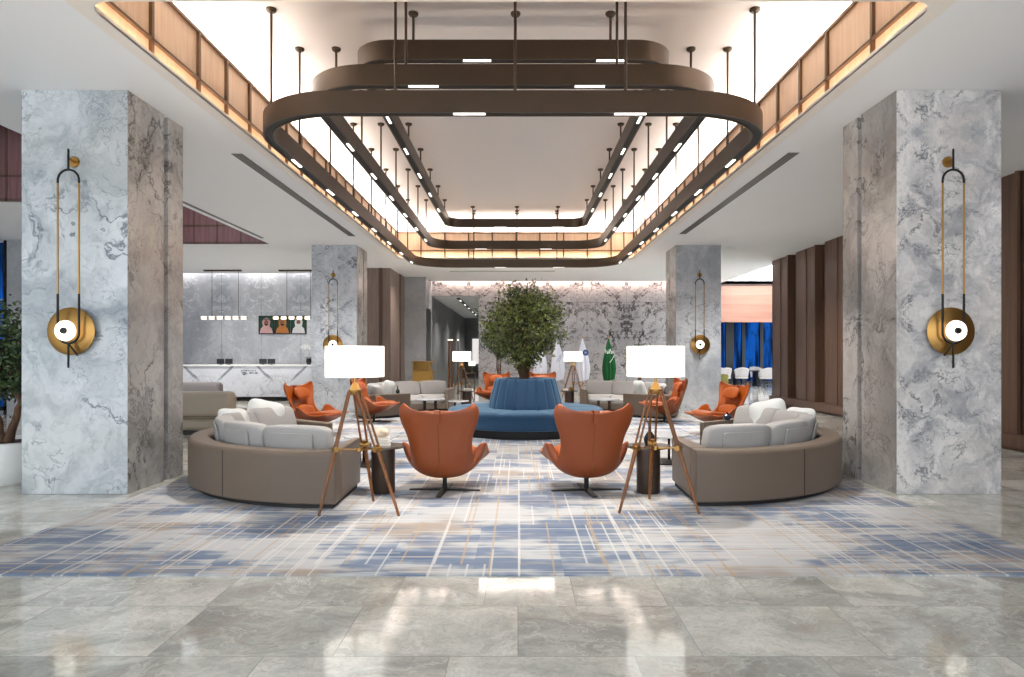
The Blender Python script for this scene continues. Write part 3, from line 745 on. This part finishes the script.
# ---------------------------------------------------------------- tripod lamps
def lamp_proto(ox=0):
    e = empty('tripod_floor_lamp', (0, 0, 0))
    ZH = 1.19
    MB().lathe([(0, ZH-.05), (.05, ZH-.05), (.062, ZH-.03), (.062, ZH), (.045, ZH+.015), (.03, ZH+.05), (.014, ZH+.07), (.014, ZH+.20), (0, ZH+.2)], ox, 0, 24).build('hub', 'brass', e, smooth=True)
    for k in range(3):
        a = R(-150+120*k); ca, sa = cos(a), sin(a)
        foot = Vector((ca*.44, sa*.44, 0)); top = Vector((ox+ca*.055, sa*.055, ZH-.02))
        def at(z): t = (ZH-.02-z)/(ZH-.02); return top.lerp(foot, t)
        tn = Vector((-sa, ca, 0))
        lg = MB().bar(at(.66), foot, .022, .013, 12).build('leg', 'walnut', e, smooth=True)
        for s in (-1, 1): MB().bar(top+tn*.03*s, at(.60)+tn*.03*s, .0105, .0115, 8).build('upper_rod', 'walnut', lg, smooth=True)
        c0 = at(.62)
        MB().bar(c0+tn*-.045, c0+tn*.045, .026, None, 12).build('collar', 'brass', lg, smooth=True)
        MB().bar(c0, (ox/2, 0, .60), .007, None, 8).build('spreader', 'brass', e, smooth=True)
    MB().lathe([(0, .585), (.03, .585), (.03, .62), (0, .62)], ox/2, 0, 16).build('spreader_hub', 'brass', e, smooth=True)
    m2 = MB(); m2.lathe([(.279, 1.315), (.284, 1.315), (.284, 1.615), (.279, 1.615), (.279, 1.315)], ox, 0, 48)
    m2.build('lamp_shade', 'shade', e, smooth=True)
    m = MB(); m.lathe([(0, 1.352), (.278, 1.352), (.278, 1.356), (0, 1.356)], ox, 0, 32); m.build('diffuser', 'shade', e)
    return e
lpl = lamp_proto(-.09); lp = lamp_proto()
for i, (x, y, a, lab) in enumerate(((-1.51, 6.70, 0, 'wooden tripod floor lamp with lit white drum shade, near left beside the curved sofa'), (1.37, 6.8, -3, 'wooden tripod floor lamp with lit white drum shade, near right beside the curved sofa'),
                                    (-1.72, 20.9, 8, 'small looking tripod lamp far left behind the pale sofa'), (1.70, 21.1, -8, 'small looking tripod lamp far right in front of the white flags'))):
    o = (lpl, lp)[i] if i < 2 else copy_tree(lp)
    o.location = (x, y, .012); o.rotation_euler = (0, 0, R(a)); tag(o, lab, 'floor lamp', 'wooden tripod floor lamps with drum shades')
    l = bpy.data.lights.new('lamp_bulb', 'POINT'); l.energy = 22; l.color = (1, .85, .68); l.shadow_soft_size = .08
    b = bpy.data.objects.new('lamp_bulb', l); COL.objects.link(b); b.location = (x-(.09 if i == 0 else 0), y, 1.50)
# ---------------------------------------------------------------- side tables
def st_proto():
    e = empty('side_table', (0, 0, 0))
    MB().lathe([(0, 0), (.125, 0), (.13, .01), (.13, .5), (0, .5)], 0, 0, 40).build('drum_base', 'drum', e, smooth=True)
    MB().lathe([(0, .5), (.235, .5), (.24, .506), (.24, .518), (.235, .525), (0, .525)], 0, 0, 48).build('table_top', 'tabletop', e, smooth=True)
    return e
sp_ = st_proto()
for i, (x, y, lab) in enumerate(((-1.50, 7.60, 'round bronze side table with books, beside the near left sofa end'), (1.45, 7.60, 'round bronze side table with a dark bottle, beside the near right sofa end'),
                                 (-1.42, 18.95, 'round side table at the end of the far left sofa'), (1.42, 18.95, 'round side table at the end of the far right sofa'))):
    o = sp_ if i == 0 else copy_tree(sp_); o.location = (x, y, .012); tag(o, lab, 'side table', 'round drum side tables')
ZT = .537
zc = ZT
for i, (w_, d, h, a, lab) in enumerate(((.20, .15, .03, 8, 'lowest pale book in the stack on the near left side table'), (.19, .14, .028, -6, 'middle pale book in the stack on the near left side table'), (.18, .14, .03, 12, 'top pale book in the stack under the beige ornament'))):
    e = empty('book', (-1.52, 7.60, zc), R(a)); tag(e, lab, 'book', 'stack of pale books on the near left side table')
    m = MB(); m.box(-w_/2, w_/2, -d/2, d/2, 0, .003); m.box(-w_/2, w_/2, -d/2, d/2, h-.003, h); m.box(-w_/2, -w_/2+.003, -d/2, d/2, .003, h-.003)
    m.build('cover', 'white' if i != 1 else 'cush', e)
    MB().box(-w_/2+.004, w_/2-.004, -d/2+.004, d/2-.004, .0032, h-.0032).build('pages', 'paper', e); zc += h
m = MB()
def orn(u, v):
    t = 2*pi*u; ph = pi*(v-.5); k = 1+.12*sin(5*t)*cos(ph)+.1*sin(3*t+7*v)
    return (.085*k*cos(t)*cos(ph), .065*k*sin(t)*cos(ph), .05+.05*sin(ph)*(1+.1*sin(4*t)))
m.grid(orn, 36, 18, closeu=True); o = m.build('stone_ornament', 'stone_b', None, smooth=True); o.location = (-1.52, 7.60, zc); tag(o, 'rough beige stone like ornament on top of the pale books', 'ornament')
def vase(x, y, z, k, lab, mat='darkglass'):
    o = MB().lathe([(0, 0), (.04*k, 0), (.055*k, .03*k), (.058*k, .06*k), (.04*k, .10*k), (.016*k, .13*k), (.014*k, .20*k), (.022*k, .21*k), (.012*k, .208*k), (.010*k, .14*k)], 0, 0, 24).build('bottle_vase', mat, None, smooth=True)
    o.location = (x, y, z); return tag(o, lab, 'vase')
vase(1.47, 7.62, ZT, 1.15, 'dark bottle vase on the near right side table')
vase(-2.95, 16.75, .582, .9, 'dark bottle vase on the left arm of the far left sofa')
o = MB().lathe([(0, 0), (.035, 0), (.06, .03), (.062, .06), (.03, .085), (.012, .09), (.018, .11), (0, .12)], 0, 0, 24).build('lidded_pot', 'navy', None, smooth=True); o.location = (3.08, 10.05, .582); tag(o, 'small navy lidded pot on the arm of the near right sofa', 'pot')
o = MB().lathe([(0, 0), (.05, 0), (.075, .04), (.06, .09), (.066, .1), (0, .09)], 0, 0, 20).build('bowl', 'brass', None, smooth=True); o.location = (1.48, 18.95, ZT); tag(o, 'small brass bowl on the far right side table', 'bowl')
bk = MB().box(-.12, .12, -.09, .09, 0, .05).build('book', 'paper', None, bevel=.004); bk.location = (-1.38, 18.95, ZT); tag(bk, 'thick white book on the far left side table', 'book')
bk = MB().box(-.06, .06, -.09, .09, 0, .05).build('book', 'paper', None, bevel=.004); bk.location = (1.32, 18.93, ZT); tag(bk, 'small white book on the far right side table', 'book')
# ---------------------------------------------------------------- coffee tables
def coffee(x, y, r, h, mat_top, leg, lab):
    e = empty('coffee_table', (x, y, .012)); tag(e, lab, 'coffee table', 'round low coffee tables inside the sofas')
    MB().lathe([(0, h-.025), (r-.01, h-.025), (r, h-.015), (r, h), (0, h)], 0, 0, 48).build('table_top', mat_top, e, smooth=True)
    for k in range(4):
        a = R(45+90*k); px, py = cos(a)*r*.5, sin(a)*r*.5
        MB().bar((px, py, 0), (px, py, h-.025), .018).build('leg', leg, e, smooth=True)
    MB().lathe([(0, 0), (r*.75, 0), (r*.75, .012), (0, .012)], 0, 0, 40).build('base_plate', leg, e, smooth=True)
coffee(-2.05, 9.55, .38, .40, 'whitemarb', 'blackm', 'low round white topped table inside the near left sofa')
coffee(2.05, 9.75, .38, .40, 'whitemarb', 'blackm', 'low round white topped table inside the near right sofa')
coffee(-2.2, 17.1, .38, .42, 'whitemarb', 'blackm', 'low round table inside the far left sofa')
coffee(-1.5, 17.3, .26, .36, 'whitemarb', 'blackm', 'smaller low round table inside the far left sofa, nearer the blue seat')
coffee(2.15, 17.1, .38, .42, 'whitemarb', 'bronze', 'low round table with metallic legs inside the far right sofa')
# ---------------------------------------------------------------- round blue seat with tree
BX, BY = .15, 13.65
e = empty('round_banquette', (BX, BY, .012)); tag(e, 'large round blue velvet banquette with the tree growing from its middle', 'sofa')
MB().lathe([(0, 0), (1.42, 0), (1.42, .15), (0, .15)], 0, 0, 64).build('plinth', 'plinth', e, smooth=True)
NS = 10
def flute(r, t, n, d): return r*(1-d*abs(cos(n*t/2))**14)
m = MB()
prof = [(1.49, .10), (1.52, .14), (1.52, .27)]
def seatfn(u, v):
    t = 2*pi*u; P = [(1.48, .15), (1.515, .17), (1.52, .25), (1.52, .34), (1.54, .40), (1.52, .46), (1.44, .485), (1.15, .49), (.80, .48), (.6, .47)]
    r, z = catmull(P, v); g = abs(cos(NS*t/2))**30
    return ((r-.012*g)*cos(t), (r-.012*g)*sin(t), z-.012*g*(v > .4))
m.grid(seatfn, 200, 36, closeu=True).build('seat', 'velvet', e, smooth=True)
m = MB()
def backfn(u, v):
    t = 2*pi*u; P = [(.74, .44), (.735, .55), (.70, .70), (.66, .85), (.625, .98), (.60, 1.04), (.56, 1.06), (.50, 1.05), (.47, 1.0), (.46, .9)]
    r, z = catmull(P, v); g = abs(cos(20*t/2))**16
    return ((r-.018*g)*cos(t), (r-.018*g)*sin(t), z-.006*g)
m.grid(backfn, 320, 36, closeu=True).build('backrest', 'velvet', e, smooth=True)
MB().lathe([(0, .9), (.47, .9), (.47, .93), (0, .95)], 0, 0, 40).build('planter_soil', 'soil', e)
# ---------------------------------------------------------------- trees
def tree(x, y, z0, zc, rx, rz, nl, leaf, seed, label, trunks, zfork, lm='leaf', name='olive_tree', cat='tree', fan=.3, low=None):
    rnd = random.Random(seed)
    e = empty(name, (x, y, z0)); tag(e, label, cat)
    zc -= z0; zfork -= z0
    tips = []
    m = MB()
    for (dx, dy, r) in trunks:
        pts = []; n = 7
        for i in range(n+1):
            t = i/n; pts.append((dx*(.35+1.1*t)+rnd.uniform(-.015, .015), dy*(.35+1.1*t)+rnd.uniform(-.015, .015), zfork*t))
        m.tube(pts, r, 10, rs=[r*(1.25-.5*i/n) for i in range(n+1)])
        top = Vector(pts[-1])
        for b in range(6):
            a = rnd.uniform(0, 2*pi); el = rnd.uniform(.2, 1.0)
            d = Vector((cos(a)*rx*el*.8, sin(a)*rx*el*.8, zc-zfork+rz*rnd.uniform(-.5, .8)))
            pp = [top+d*(i/6)+Vector((rnd.uniform(-.02, .02), rnd.uniform(-.02, .02), .05*sin(pi*i/6))) for i in range(7)]
            m.tube(pp, .02, 6, rs=[r*.5*(1-.8*i/6) for i in range(7)])
            for q in range(3):
                s0 = pp[3+q % 3]; d2 = Vector((rnd.gauss(0, 1), rnd.gauss(0, 1), rnd.gauss(.4, .7))).normalized()*rx*.4
                m.tube([s0, s0+d2*.5, s0+d2], .006, 5, rs=[r*.2, r*.13, r*.05])
    m.build('trunk', 'bark', e, smooth=True)
    m = MB(); cl = []
    for i in range(int(nl/55)):
        while True:
            v = Vector((rnd.uniform(-1, 1), rnd.uniform(-1, 1), rnd.uniform(-1, 1)))
            if .35 < v.length < .97: break
        if v.z < -.3: v.x *= .8; v.y *= .8
        cl.append(Vector((v.x*rx, v.y*rx, zc+v.z*rz)))
    for i in range(nl):
        cc = cl[i % len(cl)]
        p = cc+Vector((rnd.gauss(0, rx*.12), rnd.gauss(0, rx*.12), rnd.gauss(0, rz*.11)))
        d = Vector((rnd.gauss(0, 1), rnd.gauss(0, 1), rnd.gauss(.1, .8))).normalized(); s = d.orthogonal().normalized(); s.rotate(Matrix.Rotation(rnd.uniform(0, 6.28), 3, d))
        L = leaf*rnd.uniform(.7, 1.3); w_ = L*.24; nrm = d.cross(s)
        m.add([p, p+d*L*.5+s*w_+nrm*w_*.3, p+d*L, p+d*L*.5-s*w_+nrm*w_*.3], [(0, 1, 2), (0, 2, 3)])
    m.build('foliage', lm, e, recalc=False)
tree(BX-.02, BY, .95, 2.12, .80, .80, 9500, .075, 3, 'bushy green olive tree growing out of the blue round seat', ((-.09, 0, .045), (.08, .05, .04), (-.02, -.09, .038), (.03, .1, .03)), 1.55)
# potted tree far left, partly hidden by pillar
PX, PY = -6.25, 8.3
e = empty('planter', (PX, PY, 0)); tag(e, 'large round white planter left of the near left pillar', 'planter')
MB().lathe([(0, 0), (.36, 0), (.42, .05), (.50, .25), (.53, .44), (.53, .50), (.50, .51), (.48, .46), (.0, .45)], 0, 0, 48).build('pot', 'white', e, smooth=True)
MB().lathe([(0, .46), (.485, .46), (0, .48)], 0, 0, 32).build('soil', 'soil', e)
tree(PX, PY, .47, 1.55, .62, .62, 5200, .075, 9, 'leafy green tree in the white planter left of the near left pillar', ((-.08, 0, .055), (.12, .03, .045)), .95, 'leaf_d')
# plants before the back wall
def small_plant(x, y, zc, rx, rz, sd, lab, plab):
    e = empty('planter', (x, y, 0)); tag(e, plab, 'planter')
    MB().lathe([(0, 0), (.2, 0), (.26, .5), (.23, .5), (.2, .42), (0, .42)], 0, 0, 32).build('pot', 'screen', e, smooth=True)
    tree(x, y, .42, zc, rx, rz, 1800, .09, sd, lab, ((-.05, 0, .03), (.05, .03, .025), (0, -.05, .02)), zc-rz*.9, 'leaf_d')
small_plant(-.72, 25.6, 1.85, .60, .60, 21, 'slim multi stemmed tree before the back wall, behind the olive tree', 'dark planter before the back wall left of the flags')
small_plant(4.7, 26.4, 1.45, .55, .55, 22, 'green tree before the back wall behind the right lamp shade', 'dark planter before the back wall right of the green flag')
# ---------------------------------------------------------------- flags
def flag(x, y, mat, lab, sd, deco):
    e = empty('flag', (x, y, 0)); tag(e, lab, 'flag', 'draped flags on poles before the back wall')
    MB().lathe([(0, 0), (.16, 0), (.16, .03), (.03, .06), (0, .06)], 0, 0, 24).build('base', 'brass', e, smooth=True)
    MB().bar((0, 0, .05), (0, 0, 2.2), .014).build('pole', 'brass', e, smooth=True)
    MB().lathe([(0, 2.18), (.025, 2.2), (.012, 2.24), (0, 2.3)], 0, 0, 12).build('finial', 'brass', e, smooth=True)
    def fn(u, v, off=0):
        z = 2.14-1.55*v; a = -pi*.95*u-.05
        env = .02+.29*sin(pi*min(1, v*1.25)/2)**1.1*(1-.25*max(0, v-.75)/.25)
        r = env*(.75+.2*cos(9*a+sd))*(1+.0*u)+off
        return (r*cos(a)*.95+.03*v, r*sin(a)*.55-.02, z-.10*v*u)
    o = MB().grid(fn, 60, 24).build('cloth', mat, e, smooth=True, recalc=False)
    md = o.modifiers.new('solidify', 'SOLIDIFY'); md.thickness = .006
    if deco == 'disc': MB().lathe([(0, -.012), (.115, -.012), (.115, 0), (0, 0)], .1, -.25, 28, axis='y', cz=1.60).build('emblem', 'flag_b', o, smooth=True); MB().lathe([(0, -.016), (.05, -.016), (.05, -.012), (0, -.012)], .1, -.25, 24, axis='y', cz=1.60).build('emblem_centre', 'grey_p', o)
    if deco == 'green':
        m = MB()
        for k in range(7):
            a = -.16+.05*k; m.box(a, a+.028, -.24, -.225, 1.60+.05*sin(k*2.1), 1.70+.05*cos(k*1.7))
        m.box(-.14, .14, -.24, -.225, 1.58, 1.595); m.build('lettering', 'flag_p', o)
        m = MB(); m.tube([(.02, -.25, 1.22), (.10, -.25, 1.33), (.20, -.24, 1.50)], .012, 6); m.build('sword_emblem', 'flag_p', o)
    if deco == 'lines':
        m = MB()
        for k in range(3): m.bar((-.05+.05*k, -.25, 1.25+.0*k), (.12+.05*k, -.24, 1.55), .008, None, 6)
        m.build('lettering', 'grey_p', o)
flag(.82, 26.0, 'flag_w', 'white draped flag closest to the tree, lowest part seen under its leaves', 0.3, None)
flag(1.50, 26.1, 'flag_w', 'white draped flag left of the far right tripod lamp', 1.1, 'lines')
flag(2.45, 26.0, 'flag_w', 'white draped flag with a blue disc emblem, right of the far lamp', 2.0, 'disc')
flag(3.45, 26.1, 'flag_g', 'green draped flag with white script and sword, above the far right sofa', .7, 'green')
# ---------------------------------------------------------------- reception desk and things on it
DY = 22.5
e = empty('reception_desk', (-9, DY, 0)); tag(e, 'long white veined marble reception desk with dark recessed foot', 'desk')
m = MB(); m.box(-3.4, 2.3, 0, .12, .10, 1.15); m.box(-3.4, 2.3, 0, .8, .10, .14); m.box(2.18, 2.3, .12, .8, .14, 1.15); m.build('front_panel', 'desk_m', e)
MB().box(-3.3, 2.2, .06, .75, 0, .10).build('plinth', 'plinth', e)
MB().box(-3.44, 2.34, -.04, .84, 1.15, 1.19).build('counter_top', 'white', e, bevel=.004)
m = MB(); rnd = random.Random(4)
x = .0
for row, (z0, n, xs) in enumerate(((.985, 11, -.27), (.905, 6, .0))):
    for k in range(n):
        a = xs+.03+k*.045; h = .045
        t = rnd.choice((0, 1, 2))
        m.box(a, a+.01, -.012, 0, z0, z0+h)
        if t: m.box(a+.01, a+.03, -.012, 0, z0+(h-.01 if t == 1 else 0), z0+(h if t == 1 else .01))
        if t == 2: m.box(a+.022, a+.032, -.012, 0, z0, z0+h)
m.tube([(-.25, -.008, .97), (-.20, -.008, .93), (-.12, -.008, .95), (-.05, -.008, .91), (-.16, -.008, .885), (-.2, -.008, .9)], .009, 6)
m.v = [(v[0]+.13, v[1], v[2]) for v in m.v]
m.build('lettering', 'ink', e)
for k, x in enumerate((-9.95, -9.67, -8.53, -8.25)):
    o = empty('monitor', (x, DY+.35, 1.19)); tag(o, ('left', 'right')[k % 2]+' black monitor of the pair on the reception desk '+('left of the dark lettering', 'under the three portraits')[k//2], 'monitor', 'black monitors on the reception desk')
    MB().box(-.125, .125, -.012, .012, .03, .20).build('screen', 'screen', o, bevel=.004); MB().box(-.06, .06, -.05, .05, 0, .008).build('base', 'blackm', o); MB().box(-.015, .015, .012, .022, .008, .1).build('stand', 'blackm', o)
e = empty('potted_orchid', (-7.0, DY+.35, 1.19)); tag(e, 'white orchid in a dark pot at the right end of the reception desk', 'plant')
MB().lathe([(0, 0), (.06, 0), (.09, .08), (.085, .2), (.07, .22), (0, .2)], 0, 0, 24).build('pot', 'darkglass', e, smooth=True)
MB().tube([(0, 0, .2), (.01, 0, .4), (-.02, 0, .55), (-.12, 0, .62)], .006, 6).build('stem', 'leaf', e)
m = MB()
for (x, z) in ((-.22, .60), (-.13, .64), (-.05, .62), (.02, .56), (-.12, .56)):
    for k in range(5):
        a = 2*pi*k/5; m.add([(x, 0, z), (x+.05*cos(a-.5), -.015, z+.05*sin(a-.5)), (x+.07*cos(a), 0, z+.07*sin(a)), (x+.05*cos(a+.5), -.015, z+.05*sin(a+.5))], [(0, 1, 2, 3)])
m.build('blossoms', 'white', e, recalc=False)
m = MB()
for k in range(5):
    a = 2*pi*k/5; m.add([(0, 0, .2), (.1*cos(a)+.02, .1*sin(a), .26), (.2*cos(a), .2*sin(a), .22), (.1*cos(a)-.02, .1*sin(a)+.02, .26)], [(0, 1, 2, 3)])
m.build('leaf', 'leaf_d', e, recalc=False)
# linear pendants
for k, (bx0, bx1, cx0, cx1, lab) in enumerate(((-11.04, -9.38, -10.9, -9.6, 'left linear pendant of lit beads hanging over the reception desk'), (-8.54, -6.9, -8.3, -7.1, 'right linear pendant of lit beads hanging in front of the portraits'))):
    xc = (bx0+bx1)/2; e = empty('linear_pendant', (xc, 23.7, H)); tag(e, lab, 'pendant light', 'linear bead pendants over the reception')
    MB().box(cx0-xc, cx1-xc, -.05, .05, -.05, 0).build('canopy', 'bronze', e)
    n = 6; zb = 2.80-H
    MB().bar((bx0-xc, 0, zb), (bx1-xc, 0, zb), .018).build('bar', 'blackm', e)
    for x in (cx0+.28-xc, cx1-.10-xc): MB().bar((x, 0, -.05), (x, 0, zb), .008).build('cable', 'blackm', e)
    for i in range(n):
        x = bx0-xc+(bx1-bx0)*(i+.5)/n; w_ = (bx1-bx0)/n*.36
        m = MB(); v = [(-w_, .02), (-w_*.9, .045), (-w_*.3, .055), (w_*.3, .055), (w_*.9, .045), (w_, .02)]
        prof = v; vv = []
        for (a, r) in prof:
            for q in range(16): vv.append((x+a, r*cos(2*pi*q/16), zb+r*sin(2*pi*q/16)))
        f = [(i_*16+q, i_*16+(q+1) % 16, (i_+1)*16+(q+1) % 16, (i_+1)*16+q) for i_ in range(5) for q in range(16)]+[tuple(range(16))[::-1], tuple(range(80, 96))]
        m.add(vv, f); m.build('glass_bead', 'glow', e, smooth=True)
        MB().box(x-w_*1.05, x+w_*1.05, -.06, .06, zb-.018, zb+.018).build('bead_band', 'brass', e)
# portraits
for k, (sc, rb, lab) in enumerate((('cl_p', 'cl_p', 'framed portrait of a bearded man in a pink checked headscarf, leftmost of three'), ('cl_o', 'cl_o', 'framed portrait of a man in a tan headscarf and robe, middle of three'), ('cl_w', 'cl_w', 'framed portrait of a man in white headscarf, rightmost of three'))):
    x0 = -9.48+k*.59; e = empty('framed_portrait', (x0+.28, 25, 2.28)); tag(e, lab, 'picture', 'three portraits on the reception wall')
    MB().box(-.285, .285, -.035, 0, 0, .67).build('frame', 'blackm', e)
    MB().box(-.26, .26, -.04, -.035, .025, .645).build('picture', 'pic_g', e)
    def blob(pts, y, mat, nm):
        m = MB(); n = len(pts); v = [(p[0], y, p[1]) for p in pts]+[(p[0], y+.004, p[1]) for p in pts]
        m.add(v, [tuple(range(n))[::-1], tuple(range(n, 2*n))]+[(i, (i+1) % n, n+(i+1) % n, n+i) for i in range(n)]); m.build(nm, mat, e)
    blob([(-.24, .03), (-.2, .2), (-.12, .28), (-.15, .45), (-.1, .56), (0, .6), (.1, .56), (.15, .45), (.12, .28), (.2, .2), (.24, .03)], -.044, sc, 'headscarf')
    blob([(.075*cos(t), .42+.10*sin(t)) for t in [2*pi*i/20 for i in range(20)]], -.048, 'skin', 'face')
    blob([(-.072, .40), (-.06, .33), (0, .295), (.06, .33), (.072, .40), (.04, .365), (0, .37), (-.04, .365)], -.052, 'beard' if k < 2 else 'cl_w', 'beard')
    blob([(-.105, .52), (-.1, .545), (0, .56), (.1, .545), (.105, .52), (0, .535)], -.052, 'beard', 'head_cord')
    blob([(-.05, .435), (-.02, .43), (-.02, .442), (-.05, .447)], -.052, 'beard', 'eye'); blob([(.02, .43), (.05, .435), (.05, .447), (.02, .442)], -.052, 'beard', 'eye')
# ---------------------------------------------------------------- backs of the two long sofas on the left
def longsofa(x0, x1, y, h, mat, lab, d=.95):
    e = empty('long_sofa', ((x0+x1)/2, y, 0)); tag(e, lab, 'sofa'); w_ = (x1-x0)/2
    def rb(x0, x1, y0, y1, z0, z1, nm, mt, ex=.22):
        xc, yc, zc_ = (x0+x1)/2, (y0+y1)/2, (z0+z1)/2; a, b, c_ = (x1-x0)/2, (y1-y0)/2, (z1-z0)/2
        m = MB().box(x0, x1, y0, y1, z0, z1); return m.build(nm, mt, e, bevel=min(a, b, c_)*.7, seg=6)
    rb(-w_, w_, 0, .34, .30, h, 'backrest', mat); rb(-w_+.03, w_-.03, .05, d, .08, .32, 'base', mat)
    for q in (-1, 0): rb(-w_+.05+(q+1)*w_, -w_-.0+(q+2)*w_-.05, .34, d, .32, .46, 'seat_cushion', mat)
    MB().box(-w_+.1, w_-.1, .1, d-.1, 0, .08).build('plinth', 'plinth', e)
    for s in (-1, 1):
        for zz in (.36,): MB().box(-w_+.12, w_-.12, -.004, .0, zz, zz+.008).build('seam', 'plinth', e) if s > 0 else None
longsofa(-8.3, -5.46, 13.0, .83, 'beige', 'long beige leather sofa seen from behind, right of the near left pillar')
longsofa(-11.0, -7.92, 18.1, .80, 'greyl', 'grey leather sofa behind the beige one, before the reception desk')
# ---------------------------------------------------------------- concierge podium, torchieres, table lamp
e = empty('concierge_podium', (-3.33, 24.0, 0)); tag(e, 'gold panelled concierge podium before the grey marble block', 'podium')
MB().box(-.38, .30, 0, .5, 0, .95).build('body', 'gold', e, bevel=.008)
m = MB(); m.box(-.38, -.34, 0, .5, .95, 1.27); m.box(.20, .24, .0, .5, .95, 1.27); m.box(-.34, .2, .3, .5, .95, 1.27); m.build('shelf_box', 'gold', e)
MB().box(-.42, .42, -.03, .52, 1.27, 1.30).build('top', 'brass', e); MB().box(-.38, .44, -.02, .5, .95, .98).build('shelf', 'brass', e)
for k, x in enumerate((-2.73, -2.62, -2.37)):
    e = empty('torchiere', (x, 27.0, 0)); tag(e, ('left of two close bronze light posts', 'right of two close bronze light posts', 'single thin bronze light post')[k]+' at the corridor mouth', 'floor lamp', 'bronze light posts at the corridor mouth')
    w_ = .035 if k < 2 else .022
    MB().box(-w_, w_, -w_, w_, .02, 2.08).build('post', 'walnut' if k < 2 else 'bronze', e); MB().box(-.06 if k == 2 else -.052, .052, -.1, .1, 0, .02).build('base', 'bronze', e)
    MB().box(-w_-.01, w_+.01, -w_-.01, w_+.01, 2.08, 2.13).build('light_head', 'glow', e, bevel=.008)
e = empty('console_table', (-1.85, 26.4, 0)); tag(e, 'slim dark console at the corridor mouth carrying a small lamp', 'table')
MB().box(-.2, .2, -.15, .15, .78, .82).build('top', 'drum', e)
for sx in (-1, 1):
    for sy in (-1, 1): MB().box(sx*.17-.015, sx*.17+.015, sy*.12-.015, sy*.12+.015, 0, .78).build('leg', 'drum', e)
e = empty('table_lamp', (-1.78, 26.4, .82)); tag(e, 'small table lamp with lit white shade, just right of the far left tripod lamp', 'table lamp')
MB().lathe([(0, 0), (.06, 0), (.06, .015), (.012, .03), (.012, .28), (0, .28)], 0, 0, 20).build('base', 'brass', e, smooth=True)
MB().lathe([(.125, .28), (.13, .28), (.13, .45), (.125, .45), (.125, .28)], 0, 0, 28).build('lamp_shade', 'shade', e, smooth=True)
# ---------------------------------------------------------------- dining room
def dchair():
    e = empty('dining_chair', (0, 0, 0))
    def fn(u, v):
        a = pi*(1+u)  # back arc facing -y
        r = .27+.05*v; top = .50+.42*v*(.72+.28*sin(pi*u)) 
        return (r*cos(a)*1.05, r*sin(a), top)
    o = MB().grid(fn, 24, 8).build('backrest', 'chair_w', e, smooth=True, recalc=False); s = o.modifiers.new('solidify', 'SOLIDIFY'); s.thickness = .05
    MB().lathe([(0, .40), (.27, .40), (.3, .44), (.28, .50), (0, .52)], 0, .02, 28).build('seat', 'chair_w', e, smooth=True)
    for sx in (-1, 1):
        for sy in (-1, 1): MB().bar((sx*.18, .02+sy*.18, .42), (sx*.23, .02+sy*.23, 0), .02, .012, 8).build('leg', 'blackm', e, smooth=True)
    return e
dc = dchair()
for i, (x, y, a, lab) in enumerate(((9.55, 31.6, 10, 'cream dining chair left of the pair before the blue windows'), (10.45, 31.9, -8, 'cream dining chair nearest the middle of the blue windows'), (11.45, 31.5, 12, 'cream dining chair closest to the brown timber wall edge'), (12.3, 31.7, 0, 'cream dining chair partly cut by the brown timber wall edge'), (9.9, 33.9, 178, 'cream dining chair across the dining table, left'), (11.8, 33.8, 185, 'cream dining chair across the dining table, right'))):
    o = dc if i == 0 else copy_tree(dc); o.location = (x, y, 0); o.rotation_euler = (0, 0, R(a)); tag(o, lab, 'chair', 'cream tub chairs in the dining room')
for x, lab in ((9.95, 'dark dining table on the left before the blue windows'), (11.9, 'dark dining table on the right before the blue windows')):
    e = empty('dining_table', (x, 32.8, 0)); tag(e, lab, 'table', 'dark tables in the dining room')
    MB().box(-.8, .8, -.42, .42, .72, .76).build('table_top', 'drum', e, bevel=.006)
    for sx in (-1, 1): MB().box(sx*.5-.04, sx*.5+.04, -.3, .3, 0, .72).build('leg', 'blackm', e)
o = MB().lathe([(0, 0), (.2, 0), (.23, .04), (.23, .38), (.2, .44), (0, .45)], 0, 0, 28).build('ottoman', 'olive', None, smooth=True); o.location = (9.0, 30.0, 0); o.scale = (1, 1, 1.5); tag(o, 'olive green stool beside the far right pillar, at the dining room', 'stool')
